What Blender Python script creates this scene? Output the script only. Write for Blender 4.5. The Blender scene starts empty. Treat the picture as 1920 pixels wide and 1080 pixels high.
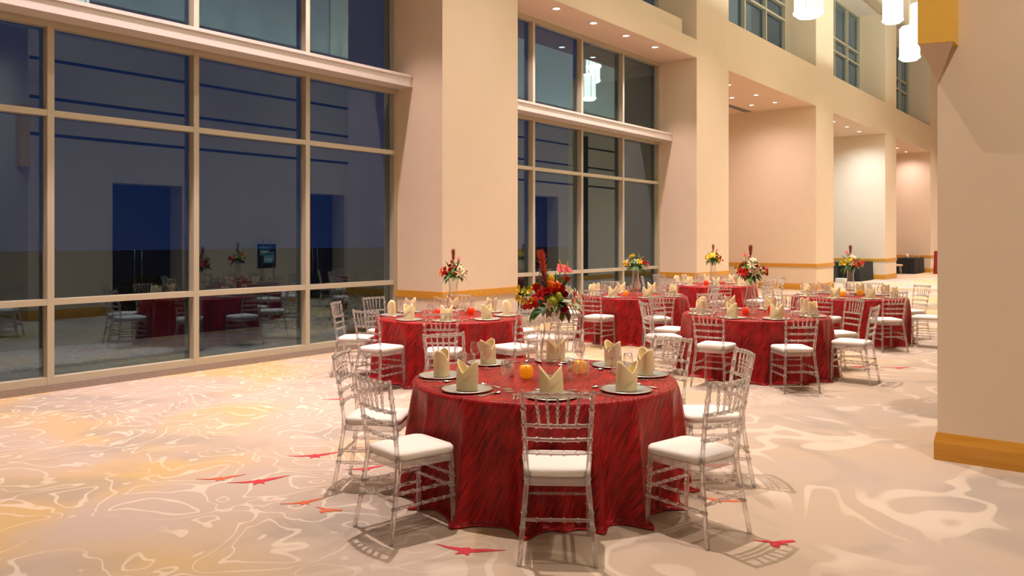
import bpy, math, random
from mathutils import Vector, Matrix
PI = math.pi
SC = bpy.context.scene
COL = SC.collection
random.seed(7)

# ------------------------------------------------------------------ camera
CAM_A = 0.6656
cam_d = bpy.data.cameras.new('camera')
cam_d.sensor_width = 36.0
cam_d.lens = 1514.06 * 36.0 / 1920.0
cam_d.shift_y = -(540 - 448.14) / 1920.0
cam_d.clip_end = 300
cam = bpy.data.objects.new('camera', cam_d)
cam.location = (0, 0, 1.75)
cam.rotation_euler = (PI / 2, 0, CAM_A)
COL.objects.link(cam)
SC.camera = cam

# ------------------------------------------------------------------ world: dusk sky
world = bpy.data.worlds.new('dusk_sky')
SC.world = world
world.use_nodes = True
_n = world.node_tree.nodes
_bg = _n['Background']
_bg.inputs[0].default_value = (0.020, 0.052, 0.190, 1)
_bg.inputs[1].default_value = 0.38

# ------------------------------------------------------------------ exposure
SC.view_settings.view_transform = 'Standard'
SC.view_settings.look = 'None'
SC.view_settings.gamma = 1.0
SC.view_settings.use_curve_mapping = False
SC.view_settings.exposure = -0.26
SC.cycles.max_bounces = 9
SC.cycles.diffuse_bounces = 4
SC.cycles.glossy_bounces = 4
SC.cycles.transmission_bounces = 8
SC.cycles.transparent_max_bounces = 40
SC.cycles.sample_clamp_indirect = 4.0
SC.cycles.caustics_reflective = False
SC.cycles.caustics_refractive = False

CEIL_W = 5200.0      # hall ceiling downlights
SOFF_W = 480.0       # bay soffit downlights
ALC_W = 185.0        # alcove downlights
LOB_FILL_W = 560.0        # added fill lamps in the lobby ceiling behind the camera
PEND_E = 6.0         # pendant shade emission
WARM = (1.0, 0.83, 0.70)
CEILC = (1.0, 0.82, 0.755)
PINK = (1.0, 0.75, 0.755)

# ------------------------------------------------------------------ helpers
def mesh(name, verts, faces, mat=None, smooth=False, uvs=None):
    me = bpy.data.meshes.new(name)
    me.from_pydata([tuple(v) for v in verts], [], faces)
    if mat is not None:
        me.materials.append(mat)
    if smooth:
        me.polygons.foreach_set('use_smooth', [True] * len(me.polygons))
    if uvs is not None:
        uv = me.uv_layers.new(name='UVMap')
        for l in me.loops:
            uv.data[l.index].uv = uvs[l.vertex_index]
    me.update()
    return me

def put(name, me, parent=None, loc=(0, 0, 0), rot=(0, 0, 0), scale=None):
    o = bpy.data.objects.new(name, me)
    COL.objects.link(o)
    o.location = loc
    o.rotation_euler = rot
    if scale is not None:
        o.scale = scale
    if parent is not None:
        o.parent = parent
    return o

def tag(o, label, cat=None, group=None, kind=None):
    o['label'] = label
    if cat:
        o['category'] = cat
    if group:
        o['group'] = group
    if kind:
        o['kind'] = kind
    return o

def struct(o, label, cat):
    return tag(o, label, cat, kind='structure')

def empty(name, loc=(0, 0, 0), rz=0.0):
    return put(name, None, loc=loc, rot=(0, 0, rz))

class Geo:
    def __init__(s):
        s.v = []; s.f = []
    def add(s, v, f):
        n = len(s.v)
        s.v += [tuple(p) for p in v]
        s.f += [tuple(i + n for i in q) for q in f]
        return s
    def box(s, x0, x1, y0, y1, z0, z1):
        v = [(x0, y0, z0), (x1, y0, z0), (x1, y1, z0), (x0, y1, z0), (x0, y0, z1), (x1, y0, z1), (x1, y1, z1), (x0, y1, z1)]
        return s.add(v, [(0, 3, 2, 1), (4, 5, 6, 7), (0, 1, 5, 4), (1, 2, 6, 5), (2, 3, 7, 6), (3, 0, 4, 7)])
    def lathe(s, prof, n=20, c=(0, 0, 0), cap=True):
        v = []; f = []
        for r, z in prof:
            for i in range(n):
                a = 2 * PI * i / n
                v.append((c[0] + r * math.cos(a), c[1] + r * math.sin(a), c[2] + z))
        for j in range(len(prof) - 1):
            for i in range(n):
                k = (i + 1) % n
                f.append((j * n + i, j * n + k, (j + 1) * n + k, (j + 1) * n + i))
        if cap:
            f.append(tuple(range(n - 1, -1, -1)))
            f.append(tuple((len(prof) - 1) * n + i for i in range(n)))
        return s.add(v, f)
    def tube(s, pts, radii, n=8):
        pts = [Vector(p) for p in pts]
        if not hasattr(radii, '__len__'):
            radii = [radii] * len(pts)
        v = []; f = []
        ref = None
        for i, p in enumerate(pts):
            t = (pts[min(i + 1, len(pts) - 1)] - pts[max(i - 1, 0)]).normalized()
            if ref is None:
                ref = Vector((1, 0, 0)) if abs(t.x) < 0.8 else Vector((0, 0, 1))
            a = (ref - t * ref.dot(t)).normalized()
            b = t.cross(a)
            ref = a
            for k in range(n):
                th = 2 * PI * (k + 0.5) / n
                v.append(p + (a * math.cos(th) + b * math.sin(th)) * radii[i])
        for i in range(len(pts) - 1):
            for k in range(n):
                q = (k + 1) % n
                f.append((i * n + k, i * n + q, (i + 1) * n + q, (i + 1) * n + k))
        f.append(tuple(range(n - 1, -1, -1)))
        f.append(tuple((len(pts) - 1) * n + k for k in range(n)))
        return s.add(v, f)
    def me(s, name, mat, smooth=False, uvs=None):
        return mesh(name, s.v, s.f, mat, smooth, uvs)

def boxo(name, dims, mat, parent=None):
    return put(name, Geo().box(*dims).me(name, mat), parent)

def bamboo(p0, p1, r, rings, n=7, bulge=1.45, sag=(0, 0, 0), w=0.006):
    """acrylic bamboo rod from p0 to p1 with raised rings at the fractions given"""
    p0 = Vector(p0); p1 = Vector(p1); L = (p1 - p0).length
    ts = [(0.0, 1), (1.0, 1)]
    for t in rings:
        d = w / L
        ts += [(max(t - d * 1.5, 0.001), 1), (t - d * 0.6, bulge), (t + d * 0.6, bulge), (min(t + d * 1.5, 0.999), 1)]
    for t in (0.25, 0.5, 0.75):
        if all(abs(t - q[0]) > 0.04 for q in ts):
            ts.append((t, 1))
    ts.sort()
    sg = Vector(sag)
    pts = [p0.lerp(p1, t) + sg * (4 * t * (1 - t)) for t, _ in ts]
    return pts, [r * b for _, b in ts]

# ------------------------------------------------------------------ materials
def newmat(name):
    m = bpy.data.materials.new(name)
    m.use_nodes = True
    nt = m.node_tree
    return m, nt, nt.nodes, nt.links, nt.nodes['Principled BSDF']

def plain(name, col, rough=0.6, metal=0.0, spec=0.5, noise=0.0, nscale=40.0, bump=0.0, sheen=0.0, emit=None):
    m, nt, N, L, b = newmat(name)
    b.inputs['Base Color'].default_value = (*col, 1)
    b.inputs['Roughness'].default_value = rough
    b.inputs['Metallic'].default_value = metal
    b.inputs['Specular IOR Level'].default_value = spec
    if sheen:
        b.inputs['Sheen Weight'].default_value = sheen
    if noise or bump:
        tc = N.new('ShaderNodeTexCoord')
        nz = N.new('ShaderNodeTexNoise'); nz.inputs['Scale'].default_value = nscale; nz.inputs['Detail'].default_value = 4
        L.new(tc.outputs['Object'], nz.inputs['Vector'])
        if noise:
            mx = N.new('ShaderNodeMix'); mx.data_type = 'RGBA'
            mx.inputs['A'].default_value = (*[c * (1 - noise) for c in col], 1)
            mx.inputs['B'].default_value = (*[min(c * (1 + noise), 1) for c in col], 1)
            L.new(nz.outputs['Fac'], mx.inputs['Factor'])
            L.new(mx.outputs['Result'], b.inputs['Base Color'])
        if bump:
            bp = N.new('ShaderNodeBump'); bp.inputs['Strength'].default_value = bump; bp.inputs['Distance'].default_value = 0.01
            L.new(nz.outputs['Fac'], bp.inputs['Height']); L.new(bp.outputs['Normal'], b.inputs['Normal'])
    if emit:
        b.inputs['Emission Color'].default_value = (*emit[0], 1)
        b.inputs['Emission Strength'].default_value = emit[1]
    return m

def clear_mat(name, tint, glass_mix, gl0, gl1, power, diffuse=0.0, ior=1.47, gcol=(1, 1, 1), rough=0.02):
    """clear material: see-through, plus a share of refraction, plus gloss growing at grazing angles"""
    m, nt, N, L, b = newmat(name)
    N.remove(b)
    out = N['Material Output']
    tr = N.new('ShaderNodeBsdfTransparent'); tr.inputs[0].default_value = (*tint, 1)
    gs = N.new('ShaderNodeBsdfGlossy'); gs.inputs['Roughness'].default_value = rough; gs.inputs['Color'].default_value = (*gcol, 1)
    cur = tr.outputs[0]
    if glass_mix > 0:
        rf = N.new('ShaderNodeBsdfGlass'); rf.inputs['IOR'].default_value = ior; rf.inputs['Roughness'].default_value = 0.0
        rf.inputs['Color'].default_value = (*tint, 1)
        mx = N.new('ShaderNodeMixShader'); mx.inputs[0].default_value = glass_mix
        L.new(cur, mx.inputs[1]); L.new(rf.outputs[0], mx.inputs[2]); cur = mx.outputs[0]
    lw = N.new('ShaderNodeLayerWeight'); lw.inputs['Blend'].default_value = 0.5
    pw = N.new('ShaderNodeMath'); pw.operation = 'POWER'; pw.inputs[1].default_value = power
    L.new(lw.outputs['Facing'], pw.inputs[0])
    ma = N.new('ShaderNodeMath'); ma.operation = 'MULTIPLY_ADD'; ma.inputs[1].default_value = gl1; ma.inputs[2].default_value = gl0
    L.new(pw.outputs[0], ma.inputs[0])
    m2 = N.new('ShaderNodeMixShader'); L.new(ma.outputs[0], m2.inputs[0]); L.new(cur, m2.inputs[1]); L.new(gs.outputs[0], m2.inputs[2]); cur = m2.outputs[0]
    if diffuse > 0:
        df = N.new('ShaderNodeBsdfDiffuse'); df.inputs[0].default_value = (0.9, 0.88, 0.87, 1)
        m3 = N.new('ShaderNodeMixShader'); m3.inputs[0].default_value = diffuse
        L.new(cur, m3.inputs[1]); L.new(df.outputs[0], m3.inputs[2]); cur = m3.outputs[0]
    L.new(cur, out.inputs['Surface'])
    return m

def wood_mat(name, c1, c2, scale=(2, 30, 30)):
    m, nt, N, L, b = newmat(name)
    tc = N.new('ShaderNodeTexCoord'); mp = N.new('ShaderNodeMapping'); mp.inputs['Scale'].default_value = scale
    nz = N.new('ShaderNodeTexNoise'); nz.inputs['Scale'].default_value = 1.0; nz.inputs['Detail'].default_value = 5
    L.new(tc.outputs['Object'], mp.inputs[0]); L.new(mp.outputs[0], nz.inputs['Vector'])
    r = N.new('ShaderNodeValToRGB'); r.color_ramp.elements[0].color = (*c1, 1); r.color_ramp.elements[1].color = (*c2, 1)
    r.color_ramp.elements[0].position = 0.3; r.color_ramp.elements[1].position = 0.7
    L.new(nz.outputs['Fac'], r.inputs[0]); L.new(r.outputs[0], b.inputs['Base Color'])
    b.inputs['Roughness'].default_value = 0.38
    return m

def cloth_mat():
    m, nt, N, L, b = newmat('crushed_red_taffeta')
    uv = N.new('ShaderNodeTexCoord')
    mp = N.new('ShaderNodeMapping'); mp.inputs['Scale'].default_value = (58, 7.5, 1)
    m0 = N.new('ShaderNodeMapping'); m0.inputs['Rotation'].default_value = (0, 0, -0.42)
    nz = N.new('ShaderNodeTexNoise'); nz.inputs['Scale'].default_value = 1.0; nz.inputs['Detail'].default_value = 3; nz.inputs['Distortion'].default_value = 0.6
    L.new(uv.outputs['UV'], m0.inputs[0]); L.new(m0.outputs[0], mp.inputs[0]); L.new(mp.outputs[0], nz.inputs['Vector'])
    n2 = N.new('ShaderNodeTexNoise'); n2.inputs['Scale'].default_value = 5.0; n2.inputs['Detail'].default_value = 3
    L.new(uv.outputs['UV'], n2.inputs['Vector'])
    r = N.new('ShaderNodeValToRGB')  # crushed sheen put into the colour: dark and bright red along the creases
    r.color_ramp.elements[0].position = 0.28; r.color_ramp.elements[0].color = (0.10, 0.002, 0.004, 1)
    r.color_ramp.elements[1].position = 0.75; r.color_ramp.elements[1].color = (0.52, 0.012, 0.012, 1)
    ad = N.new('ShaderNodeMath'); ad.operation = 'MULTIPLY_ADD'; ad.inputs[1].default_value = 0.35; ad.inputs[2].default_value = -0.17
    L.new(n2.outputs['Fac'], ad.inputs[0])
    a2 = N.new('ShaderNodeMath'); a2.operation = 'ADD'; L.new(nz.outputs['Fac'], a2.inputs[0]); L.new(ad.outputs[0], a2.inputs[1])
    L.new(a2.outputs[0], r.inputs[0]); L.new(r.outputs[0], b.inputs['Base Color'])
    b.inputs['Roughness'].default_value = 0.40
    b.inputs['Specular IOR Level'].default_value = 0.28
    b.inputs['Sheen Weight'].default_value = 0.40
    b.inputs['Sheen Roughness'].default_value = 0.25
    b.inputs['Sheen Tint'].default_value = (0.9, 0.45, 0.35, 1)
    bp = N.new('ShaderNodeBump'); bp.inputs['Strength'].default_value = 0.75; bp.inputs['Distance'].default_value = 0.012
    L.new(nz.outputs['Fac'], bp.inputs['Height']); L.new(bp.outputs['Normal'], b.inputs['Normal'])
    return m

def carpet_mat():
    m, nt, N, L, b = newmat('patterned_carpet')
    def math_(op, a, bb=None, c=None):
        n = N.new('ShaderNodeMath'); n.operation = op
        for i, v in enumerate((a, bb, c)):
            if v is None:
                continue
            if isinstance(v, (int, float)):
                n.inputs[i].default_value = v
            else:
                L.new(v, n.inputs[i])
        return n.outputs[0]
    def noise(scale, detail, dist, off=(0, 0, 0), sc=(1, 1, 1)):
        mp = N.new('ShaderNodeMapping'); mp.inputs['Location'].default_value = off; mp.inputs['Scale'].default_value = sc
        L.new(geo.outputs['Position'], mp.inputs[0])
        nz = N.new('ShaderNodeTexNoise'); nz.inputs['Scale'].default_value = scale; nz.inputs['Detail'].default_value = detail
        nz.inputs['Distortion'].default_value = dist; nz.inputs['Roughness'].default_value = 0.45
        L.new(mp.outputs[0], nz.inputs['Vector'])
        return nz.outputs['Fac']
    def ramp(x, a, c):
        n = N.new('ShaderNodeMapRange'); n.interpolation_type = 'SMOOTHSTEP'
        n.inputs['From Min'].default_value = a; n.inputs['From Max'].default_value = c
        L.new(x, n.inputs['Value'])
        return n.outputs[0]
    def mix(f, A, B):
        n = N.new('ShaderNodeMix'); n.data_type = 'RGBA'
        if isinstance(f, float): n.inputs['Factor'].default_value = f
        else: L.new(f, n.inputs['Factor'])
        for k, v in (('A', A), ('B', B)):
            if isinstance(v, tuple): n.inputs[k].default_value = (*v, 1)
            else: L.new(v, n.inputs[k])
        return n.outputs['Result']
    geo = N.new('ShaderNodeNewGeometry')
    sep = N.new('ShaderNodeSeparateXYZ'); L.new(geo.outputs['Position'], sep.inputs[0])
    # contour squiggles: fine on the window half, broad on the inner half
    na = noise(1.55, 2.4, 0.6, (3.1, 1.7, 0))
    fa = math_('FRACT', math_('MULTIPLY', na, 9.0))
    la = math_('SUBTRACT', 1.0, ramp(math_('ABSOLUTE', math_('SUBTRACT', fa, 0.5)), 0.045, 0.09))
    nb = noise(0.75, 1.2, 1.2, (9.0, 4.0, 0))
    fb = math_('FRACT', math_('MULTIPLY', nb, 7.0))
    lb = math_('SUBTRACT', 1.0, ramp(math_('ABSOLUTE', math_('SUBTRACT', fb, 0.5)), 0.09, 0.17))
    brk = noise(0.9, 2, 0.3, (1, 8, 0))
    la = math_('MULTIPLY', la, ramp(brk, 0.30, 0.42))
    lb = math_('MULTIPLY', math_('MULTIPLY', lb, ramp(brk, 0.40, 0.56)), 0.85)
    side = ramp(math_('ADD', sep.outputs[0], math_('MULTIPLY', noise(0.5, 1, 0), 2.0)), -2.9, -1.6)
    line = math_('ADD', math_('MULTIPLY', la, math_('SUBTRACT', 1.0, side)), math_('MULTIPLY', lb, side))
    # ochre and grey washes of the weave
    och = ramp(noise(0.42, 3, 0.6, (0, 2.2, 0), (1, 1, 1)), 0.42, 0.60)
    och = math_('MULTIPLY', och, math_('SUBTRACT', 0.8, math_('MULTIPLY', side, 0.64)))
    gry = ramp(noise(0.7, 3, 0.8, (5, 5, 0), (1, 1, 1)), 0.52, 0.66)
    c = mix(och, (0.47, 0.378, 0.305), (0.55, 0.375, 0.14))
    c = mix(math_('MULTIPLY', gry, 0.75), c, (0.34, 0.295, 0.245))
    c = mix(math_('MULTIPLY', line, 0.56), c, (0.74, 0.64, 0.52))
    pile = N.new('ShaderNodeTexNoise'); pile.inputs['Scale'].default_value = 160; pile.inputs['Detail'].default_value = 2
    L.new(geo.outputs['Position'], pile.inputs['Vector'])
    c = mix(math_('MULTIPLY', pile.outputs['Fac'], 0.22), c, (0.25, 0.19, 0.15))
    L.new(c, b.inputs['Base Color'])
    b.inputs['Roughness'].default_value = 0.95
    b.inputs['Specular IOR Level'].default_value = 0.1
    bp = N.new('ShaderNodeBump'); bp.inputs['Strength'].default_value = 0.4; bp.inputs['Distance'].default_value = 0.004
    L.new(pile.outputs['Fac'], bp.inputs['Height']); L.new(bp.outputs['Normal'], b.inputs['Normal'])
    return m

def emis(name, col, s):
    m, nt, N, L, b = newmat(name)
    b.inputs['Base Color'].default_value = (*col, 1)
    b.inputs['Emission Color'].default_value = (*col, 1)
    b.inputs['Emission Strength'].default_value = s
    return m

MT = {}
MT['wall'] = plain('cream_plaster', (0.76, 0.635, 0.475), 0.75, spec=0.25, noise=0.03, nscale=3.0, bump=0.03)
MT['soffit'] = plain('pale_plaster', (0.76, 0.60, 0.46), 0.8, spec=0.2)
MT['white'] = plain('white_plaster', (0.80, 0.76, 0.68), 0.8, spec=0.2)
MT['frame'] = plain('tan_metal_frame', (0.47, 0.425, 0.31), 0.42, spec=0.5)
MT['shelf'] = plain('pale_metal_shelf', (0.68, 0.62, 0.57), 0.40, spec=0.5)
MT['pane'] = clear_mat('window_glass', (0.80, 0.88, 0.90), 0.0, 0.085, 0.65, 3.0, gcol=(0.64, 0.84, 1.0), rough=0.0)
MT['carpet'] = carpet_mat()
MT['kerb'] = plain('carpet_kerb', (0.33, 0.27, 0.23), 0.95, spec=0.1, noise=0.25, nscale=60, bump=0.4)
MT['ochre'] = wood_mat('ochre_wood', (0.55, 0.245, 0.022), (0.66, 0.325, 0.040))
MT['ochre_paint'] = plain('ochre_paint', (0.80, 0.49, 0.075), 0.5, noise=0.03, nscale=4)
MT['cloth'] = cloth_mat()
MT['acrylic'] = clear_mat('clear_acrylic', (0.985, 0.98, 0.98), 0.52, 0.06, 0.70, 2.0, diffuse=0.055)
MT['acrylic_solid'] = clear_mat('clear_acrylic_frame', (0.95, 0.945, 0.94), 0.22, 0.07, 0.5, 2.0, diffuse=0.20)
MT['glassware'] = clear_mat('glassware', (0.985, 0.985, 0.98), 0.0, 0.06, 0.94, 2.1, diffuse=0.02)
MT['vase'] = clear_mat('vase_glass', (0.98, 0.98, 0.975), 0.0, 0.06, 0.88, 2.1, diffuse=0.012)
MT['cushion'] = plain('white_cushion', (0.83, 0.78, 0.72), 0.7, spec=0.3, noise=0.03, nscale=25, bump=0.05)
MT['napkin'] = plain('cream_linen', (0.96, 0.82, 0.48), 0.8, spec=0.2, noise=0.04, nscale=90, bump=0.06)
MT['silver'] = plain('silver', (0.78, 0.76, 0.72), 0.22, metal=1.0)
MT['charger'] = plain('pewter_charger', (0.50, 0.52, 0.48), 0.30, metal=0.55)
MT['charger_rim'] = plain('silver_rim', (0.80, 0.76, 0.66), 0.25, metal=0.9)
MT['cand_o'] = plain('orange_candle_glass', (0.90, 0.33, 0.01), 0.3, emit=((1.0, 0.36, 0.01), 0.35))
MT['cand_r'] = plain('red_candle_glass', (0.80, 0.05, 0.01), 0.3, emit=((1.0, 0.05, 0.01), 0.30))
MT['wax'] = plain('wax', (0.92, 0.75, 0.40), 0.5, emit=((1.0, 0.6, 0.15), 0.5))
MT['shaker'] = plain('pepper_grain', (0.72, 0.55, 0.38), 0.5)
MT['black'] = plain('black_linen', (0.009, 0.009, 0.009), 0.85, noise=0.2, nscale=12)
MT['dark'] = plain('dark_recess', (0.018, 0.018, 0.020), 0.7)
MT['doorw'] = wood_mat('dark_door_veneer', (0.030, 0.018, 0.012), (0.055, 0.030, 0.018), (30, 30, 2))
MT['steel'] = plain('brushed_steel', (0.6, 0.6, 0.6), 0.3, metal=1.0)
MT['lens'] = emis('lit_lens', (1.0, 0.93, 0.88), 9.0)
MT['trimring'] = plain('white_trim', (0.82, 0.76, 0.70), 0.5)
MT['shade'] = emis('lit_fabric_shade', (1.0, 0.91, 0.70), PEND_E)
MT['shade2'] = emis('lit_diffuser', (1.0, 0.93, 0.78), PEND_E * 1.3)
MT['rib'] = plain('bronze_rib', (0.35, 0.24, 0.14), 0.4, metal=0.6)
MT['grass'] = plain('dusk_lawn', (0.016, 0.026, 0.014), 0.95, noise=0.5, nscale=3, bump=0.3)
MT['leafout'] = plain('shrub_leaf', (0.030, 0.060, 0.016), 0.6, noise=0.35, nscale=12)
MT['clad'] = plain('dark_cladding', (0.05, 0.06, 0.085), 0.7)
MT['beige'] = plain('beige_vinyl', (0.62, 0.45, 0.28), 0.5)
MT['red_drape'] = plain('red_drape', (0.25, 0.012, 0.016), 0.6, noise=0.2, nscale=10)
MT['sheet'] = plain('printed_sheet', (0.20, 0.52, 0.66), 0.5)
MT['sheet_w'] = plain('print_white', (0.75, 0.80, 0.80), 0.5)
MT['sheet_d'] = plain('print_blue', (0.02, 0.16, 0.32), 0.5)
MT['bird_r'] = plain('carpet_red', (0.50, 0.050, 0.060), 0.95, spec=0.1, noise=0.2, nscale=30)
MT['bird_o'] = plain('carpet_rust', (0.56, 0.13, 0.06), 0.95, spec=0.1, noise=0.25, nscale=30)
MT['grille'] = plain('vent_dark', (0.05, 0.045, 0.04), 0.5)
for nm, c in dict(red=(0.62, 0.015, 0.012), crimson=(0.30, 0.010, 0.018), orange=(0.82, 0.17, 0.015), yellow=(0.84, 0.56, 0.02),
                  lime=(0.48, 0.56, 0.05), cream=(0.86, 0.76, 0.50), pink=(0.78, 0.10, 0.13), leaf=(0.045, 0.13, 0.022),
                  leaf2=(0.14, 0.25, 0.04), protea=(0.36, 0.075, 0.05), protea2=(0.58, 0.08, 0.04), magenta=(0.52, 0.012, 0.07), stem=(0.16, 0.22, 0.06), fern=(0.55, 0.58, 0.34)).items():
    MT['f_' + nm] = plain('flower_' + nm, c, 0.5, spec=0.3, noise=0.18, nscale=60)

# ------------------------------------------------------------------ measures of the hall
W = -9.87            # inner face of the window frames
P = -8.845           # face of the pillars
MOD = 1.8038         # window module
YP, PW, LB = 9.4645, 1.9668, 9.2887     # pillar start, width, bay length
CZ = 11.5            # hall ceiling
SZ, BZ = 6.30, 7.63  # soffit and bulkhead top
RX, RY = -1.3043, 7.1364                # corner of the near right pillar
YEND = 62.0
def pil(k): return YP + k * LB
def bay(k): return pil(k - 1) + PW, pil(k)

# ------------------------------------------------------------------ floor
fl = put('floor', Geo().box(-13.9, 7.2, -9.2, YEND + 0.4, -0.25, 0.0).me('floor', MT['carpet']))
struct(fl, 'beige patterned carpet with cream squiggles, ochre patches and red birds', 'carpet')

def bird(loc, rz, s, mat, kind):
    if kind == 0:      # gliding bird: two long wings, body and forked tail
        pts = [(-0.30, 0.05), (-0.16, 0.035), (-0.05, 0.045), (0.0, 0.075), (0.03, 0.05), (0.12, 0.09), (0.30, 0.13), (0.16, 0.04), (0.05, -0.02), (0.06, -0.09), (0.01, -0.055), (-0.05, -0.10), (-0.045, -0.02), (-0.15, -0.005)]
    else:              # leaf-like bird with folded wings
        pts = [(-0.20, 0.03), (-0.08, 0.05), (-0.01, 0.02), (0.05, 0.06), (0.18, 0.10), (0.20, 0.06), (0.08, 0.0), (0.12, -0.03), (0.05, -0.03), (0.02, -0.13), (-0.04, -0.09), (-0.05, -0.01)]
    n = len(pts)
    v = [(x * s, y * s, 0.0) for x, y in pts] + [(x * s, y * s, 0.003) for x, y in pts]
    f = [tuple(range(n, 2 * n)), tuple(range(n - 1, -1, -1))] + [(i, (i + 1) % n, n + (i + 1) % n, n + i) for i in range(n)]
    put('bird_motif', mesh('bird_motif', v, f, mat), fl, (loc[0], loc[1], 0.0), (0, 0, rz))
for i, (x, y, rz, s, m, k) in enumerate([(-5.27, 4.14, 0.85, 1.0, 'r', 0), (-5.03, 3.45, 0.95, 1.0, 'r', 0), (-5.31, 3.32, 0.9, 0.8, 'o', 0), (-4.39, 3.36, 1.0, 0.7, 'o', 0),
        (-4.16, 3.36, 0.2, 0.7, 'o', 1), (-3.0, 3.4, 0.3, 0.95, 'r', 0), (-1.68, 4.59, 0.5, 0.85, 'r', 1), (-2.62, 5.86, 0.6, 0.95, 'r', 0), (-2.65, 11.85, 0.6, 1.0, 'r', 0),
        (-3.1, 11.6, 0.7, 1.0, 'r', 0), (-6.9, 5.8, 0.9, 1.0, 'r', 0), (-5.0, 4.55, 0.9, 0.8, 'r', 0), (-4.67, 4.14, 0.9, 0.8, 'r', 0), (-2.25, 5.1, 0.1, 0.8, 'o', 0)]):
    bird((x, y), rz, s * 0.72, MT['bird_' + m], k)

# ------------------------------------------------------------------ window side: pillars, bulkheads, alcoves
def rail(name, pts, z0, z1, t, parent, board=False):
    """moulding along a polyline of wall points (normal to the left of travel), as a solid strip"""
    n = len(pts); v = []
    nor = []
    for i in range(n):
        a = Vector(pts[max(i - 1, 0)]); b_ = Vector(pts[min(i + 1, n - 1)]); p = Vector(pts[i])
        d1 = (p - a).normalized() if i > 0 else (b_ - p).normalized()
        d2 = (b_ - p).normalized() if i < n - 1 else d1
        n1 = Vector((d1.y, -d1.x)); n2 = Vector((d2.y, -d2.x))
        m_ = n1 + n2
        m_ = m_ / max(m_.dot(n1), 0.3)
        nor.append(m_)
    zm = z0 + (z1 - z0) * (0.66 if board else 0.5)
    prof = [(0.0, z0), (t, z0), (t, zm), (t * (0.35 if board else 0.9), z1), (0.0, z1)]
    for i in range(n):
        for d, z in prof:
            q = Vector(pts[i]) + nor[i] * d
            v.append((q.x, q.y, z))
    f = []
    k = len(prof)
    for i in range(n - 1):
        for j in range(k):
            f.append((i * k + j, (i + 1) * k + j, (i + 1) * k + (j + 1) % k, i * k + (j + 1) % k))
    f.append(tuple(range(k))); f.append(tuple((n - 1) * k + j for j in range(k - 1, -1, -1)))
    return put(name, mesh(name, v, f, MT['ochre']), parent)

ORD = ['first', 'second', 'third', 'fourth', 'fifth', 'sixth', 'seventh', 'eighth']
for k in range(-1, 6):
    y0, y1 = pil(k), pil(k) + PW
    g = Geo()
    g.box(-10.2 if k < 1 else -10.05, P, y0, y1, 0, CZ)
    if k > 1:
        g.box(-13.6, -10.05, y0, y1, 0, SZ + 0.1)
    elif k == 1:
        g.box(-13.6, -10.05, y1 - 0.1, y1, 0, SZ + 0.1)
    o = put('wall_pillar_%d' % (k + 2), g.me('wall_pillar', MT['wall']))
    if k == 1:
        put('outer_cladding', Geo().box(-13.6, -10.21, y1 - 0.16, y1 - 0.102, 0, SZ + 0.1).me('outer_cladding', MT['clad']), o)
    nm = 'out of frame' if k < 0 else ORD[k]
    struct(o, 'tall cream pillar, %s along the window side' % ('nearest the left edge' if k < 0 else nm + ' from the big left window'), 'pillar')
    pts = [(W if k < 2 else -13.6, y0), (P, y0), (P, y1), (W if k < 1 else -13.6, y1)]
    rail('chair_rail', pts, 0.79, 0.90, 0.03, o)
    rail('skirting', pts, 0.0, 0.215, 0.022, o, True)

for k in range(0, 6):
    y0, y1 = bay(k)
    g = Geo()
    xb = W - 0.25 if k < 2 else -13.6
    if k == 1:
        yn = 17.93
        g.box(xb, P, y0, y1, SZ, 6.74); g.box(xb, -9.1, y0, 18.45, 6.74, 7.23); g.box(xb, -9.8, 18.45, y1, 6.74, 7.23)
    else:
        g.box(xb, P, y0, y1, SZ, BZ)
    o = put('ceiling_bulkhead_%d' % (k + 1), g.me('bulkhead', MT['wall']))
    struct(o, 'cream bulkhead beam with flat soffit over the %s bay' % ORD[k], 'bulkhead')
    g2 = Geo().box(xb + 0.3 if k < 2 else xb, P - 0.002, y0 + 0.002, y1 - 0.002, SZ - 0.012, SZ - 0.001)
    put('soffit', g2.me('soffit', MT['soffit']), o)
    if k >= 2:
        o = boxo('wall_alcove_back_%d' % (k + 1), (-13.85, -13.6, y0 - 0.3, y1 + 0.3, 0, SZ + 0.3), MT['white'] if k == 3 else MT['wall'])
        struct(o, 'plain back wall of the %s bay alcove' % ORD[k], 'wall')
        rail('chair_rail', [(-13.6, y0), (-13.6, y1)], 0.79, 0.90, 0.03, o)
# window-side wall behind the camera's left
o = boxo('wall_left_rear', (-10.2, -9.9, -9.0, pil(-1), 0, CZ), MT['wall']); struct(o, 'plain cream wall beside the camera, left of the big window', 'wall')
# wall strips above the upper windows
o = boxo('wall_left_top', (-10.2, -9.95, -9.0, YEND, CZ - 0.05, CZ + 0.4), MT['wall']); struct(o, 'cream wall strip over the upper windows', 'wall')
# last bay closed
o = boxo('wall_left_far', (-13.6, P, pil(5) + PW, YEND, 0, CZ), MT['wall']); struct(o, 'far cream wall at the end of the window side', 'wall')

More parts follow.
